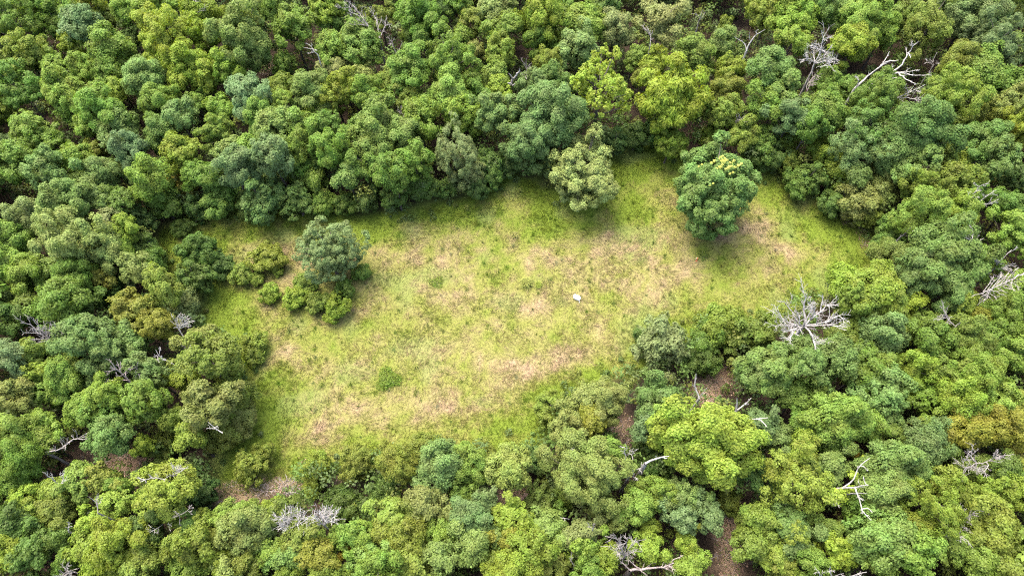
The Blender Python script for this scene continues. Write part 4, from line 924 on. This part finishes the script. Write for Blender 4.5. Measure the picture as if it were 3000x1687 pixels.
# ------------------------------------------------------------------ undergrowth and forest beyond the frame
def in_view(px, py, z, m):
    q = np.stack([px, py, np.full_like(px, z - CAM_H)], -1)
    cy = q[:, 1] * CT + q[:, 2] * ST; cz = -q[:, 1] * ST + q[:, 2] * CT
    u = PW / 2 + FPX * q[:, 0] / -cz; v = PH / 2 - FPX * cy / -cz
    return (u > -m) & (u < PW + m) & (v > -m) & (v < PH + m)
PATHS = [(2140,1560,2.2),(2137,1640,2.6),(2137,1700,2.4),(2160,1490,1.2),(2168,1400,1.0),(345,1350,3.2),(310,1355,2.5),(700,1440,3),(780,1425,2.5),(1500,1470,2.0),(1540,1452,1.8),(1325,1487,2.0),(2055,1140,1.8),(1830,1265,1.5),(1840,1225,1.2)]
def build_undergrowth():
    r = np.random.default_rng(77)
    gx, gy = np.meshgrid(np.arange(-92, 92, 1.25), np.arange(-2, 124, 1.25), indexing="ij")
    px = gx.ravel() + r.uniform(-.6, .6, gx.size); py = gy.ravel() + r.uniform(-.6, .6, gx.size)
    sd = signed_dist(px, py, MEADOW); edge = (sd > -4.5)
    k = in_view(px, py, 1.0, 260) & (sd < 1.3) & (r.random(px.size) < np.where(sd > -0.7, .42, np.where(edge, 1.0, .88)))
    for x, y, rad in PATHS:
        p, _ = at(x, y); k &= np.hypot(px - p[0], py - p[1]) > rad
    px, py, edge, rim = px[k], py[k], edge[k], sd[k] > -0.7; n = len(px)
    m = 60
    R = r.uniform(.55, 1.25, n); h = np.where(r.random(n) < np.where(edge, .6, .45), r.uniform(1.6, 4.6, n), r.uniform(.3, 1.6, n))
    R = np.where(rim, R * .55, R); h = np.where(rim, r.uniform(.1, .45, n), h)
    idx = np.repeat(np.arange(n), m)
    d = unit(r.normal(0, 1, (n * m, 3)) + [0, 0, .45])
    p = np.stack([px[idx], py[idx], h[idx]], -1) + d * (R[idx] * r.uniform(.5, 1.05, n * m))[:, None]
    p[:, 2] = np.maximum(p[:, 2], .08)
    v = leaf_quads(p, unit(d * .7 + [0, 0, .5] + r.normal(0, .4, (n * m, 3))), r.uniform(.22, .46, n * m) * np.where(rim[idx], .6, 1), r.uniform(.16, .28, n * m) * np.where(rim[idx], .6, 1), r)
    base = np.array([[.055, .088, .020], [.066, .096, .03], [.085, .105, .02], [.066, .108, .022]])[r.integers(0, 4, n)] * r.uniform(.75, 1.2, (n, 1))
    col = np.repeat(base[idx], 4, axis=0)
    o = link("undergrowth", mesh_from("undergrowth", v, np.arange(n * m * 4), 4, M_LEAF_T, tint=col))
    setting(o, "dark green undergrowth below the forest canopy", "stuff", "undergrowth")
build_undergrowth()

def build_litter():
    r = np.random.default_rng(91); V = []; Cc = []
    for x, y, rx, ry, k in LITTER:
        if k < .25: continue
        (wx, wy, _), t = at(x, y); ax, ay = rx / FPX * t * 1.25, ry / FPX * t * 1.45
        n = int(26 * PI * ax * ay)
        ang = r.uniform(0, 2 * PI, n); q = np.sqrt(r.uniform(0, 1, n))
        p = np.stack([wx + ax * q * np.cos(ang), wy + ay * q * np.sin(ang), np.zeros(n)], -1)
        p = p[signed_dist(p[:, 0], p[:, 1], MEADOW) < 1.0]; n = len(p)
        p[:, 2] = 0.10 * NZ[7](p[:, 0], p[:, 1], 4.0) + 0.05 * NZ[6](p[:, 0], p[:, 1], 1.3) + r.uniform(.02, .07, n)
        stick = r.random(n) < .06
        l = np.where(stick, r.uniform(.5, 1.6, n), r.uniform(.12, .3, n)); w = np.where(stick, r.uniform(.03, .06, n), l * r.uniform(.5, .8, n))
        V.append(leaf_quads(p, unit(np.array([0, 0, 1.0]) + r.normal(0, .3, (n, 3)) * np.where(stick, .1, 1)[:, None]), l, w, r))
        pal = np.array([[.20, .13, .085], [.11, .07, .045], [.26, .19, .13], [.07, .05, .035], [.15, .12, .05], [.085, .115, .03]])
        Cc.append(np.repeat(np.where(stick[:, None], np.array([.2, .18, .16]), pal[r.integers(0, 6, n)]), 4, axis=0))
    V = np.concatenate(V); Cc = np.concatenate(Cc)
    o = link("leaf_litter", mesh_from("leaf_litter", V, np.arange(len(V)), 4, M_LEAF_T, tint=Cc))
    setting(o, "brown fallen leaves and sticks on the bare forest floor", "stuff", "leaf litter")
build_litter()

def build_outer_forest():
    r = np.random.default_rng(78)
    gx, gy = np.meshgrid(np.arange(-125, 125, 5.2), np.arange(-22, 150, 5.2), indexing="ij")
    px = gx.ravel() + r.uniform(-1.3, 1.3, gx.size); py = gy.ravel() + r.uniform(-1.3, 1.3, gx.size)
    near = in_view(px, py, 8.0, 900); out = ~in_view(px, py, 8.0, 75)
    k = near & out
    px, py = px[k], py[k]; V = []; Cc = []
    keys = list("GGLLBOYD")
    for x, y in zip(px, py):
        p = PROTO['M'][r.integers(9)]; q = p["v"].reshape(-1, 4, 3)
        s = r.uniform(1.0, 1.35); sel = q[r.random(len(q)) < .13]
        c = sel.mean(1, keepdims=True); sel = c + (sel - c) * 2.3
        a = r.uniform(0, 6.28); ca, sa = math.cos(a), math.sin(a)
        w = sel.reshape(-1, 3) * [s, s, r.uniform(.95, 1.15)]
        w = np.stack([w[:, 0] * ca - w[:, 1] * sa + x, w[:, 0] * sa + w[:, 1] * ca + y, w[:, 2]], -1)
        V.append(w); Cc.append(np.tile(np.array(BASE[keys[r.integers(len(keys))]]) * r.uniform(.9, 1.1), (len(w), 1)))
    V = np.concatenate(V); Cc = np.concatenate(Cc)
    o = link("surrounding_forest", mesh_from("surrounding_forest", V, np.arange(len(V)), 4, M_LEAF_T, tint=Cc))
    setting(o, "continuing green forest canopy around the view", "stuff", "forest")
build_outer_forest()
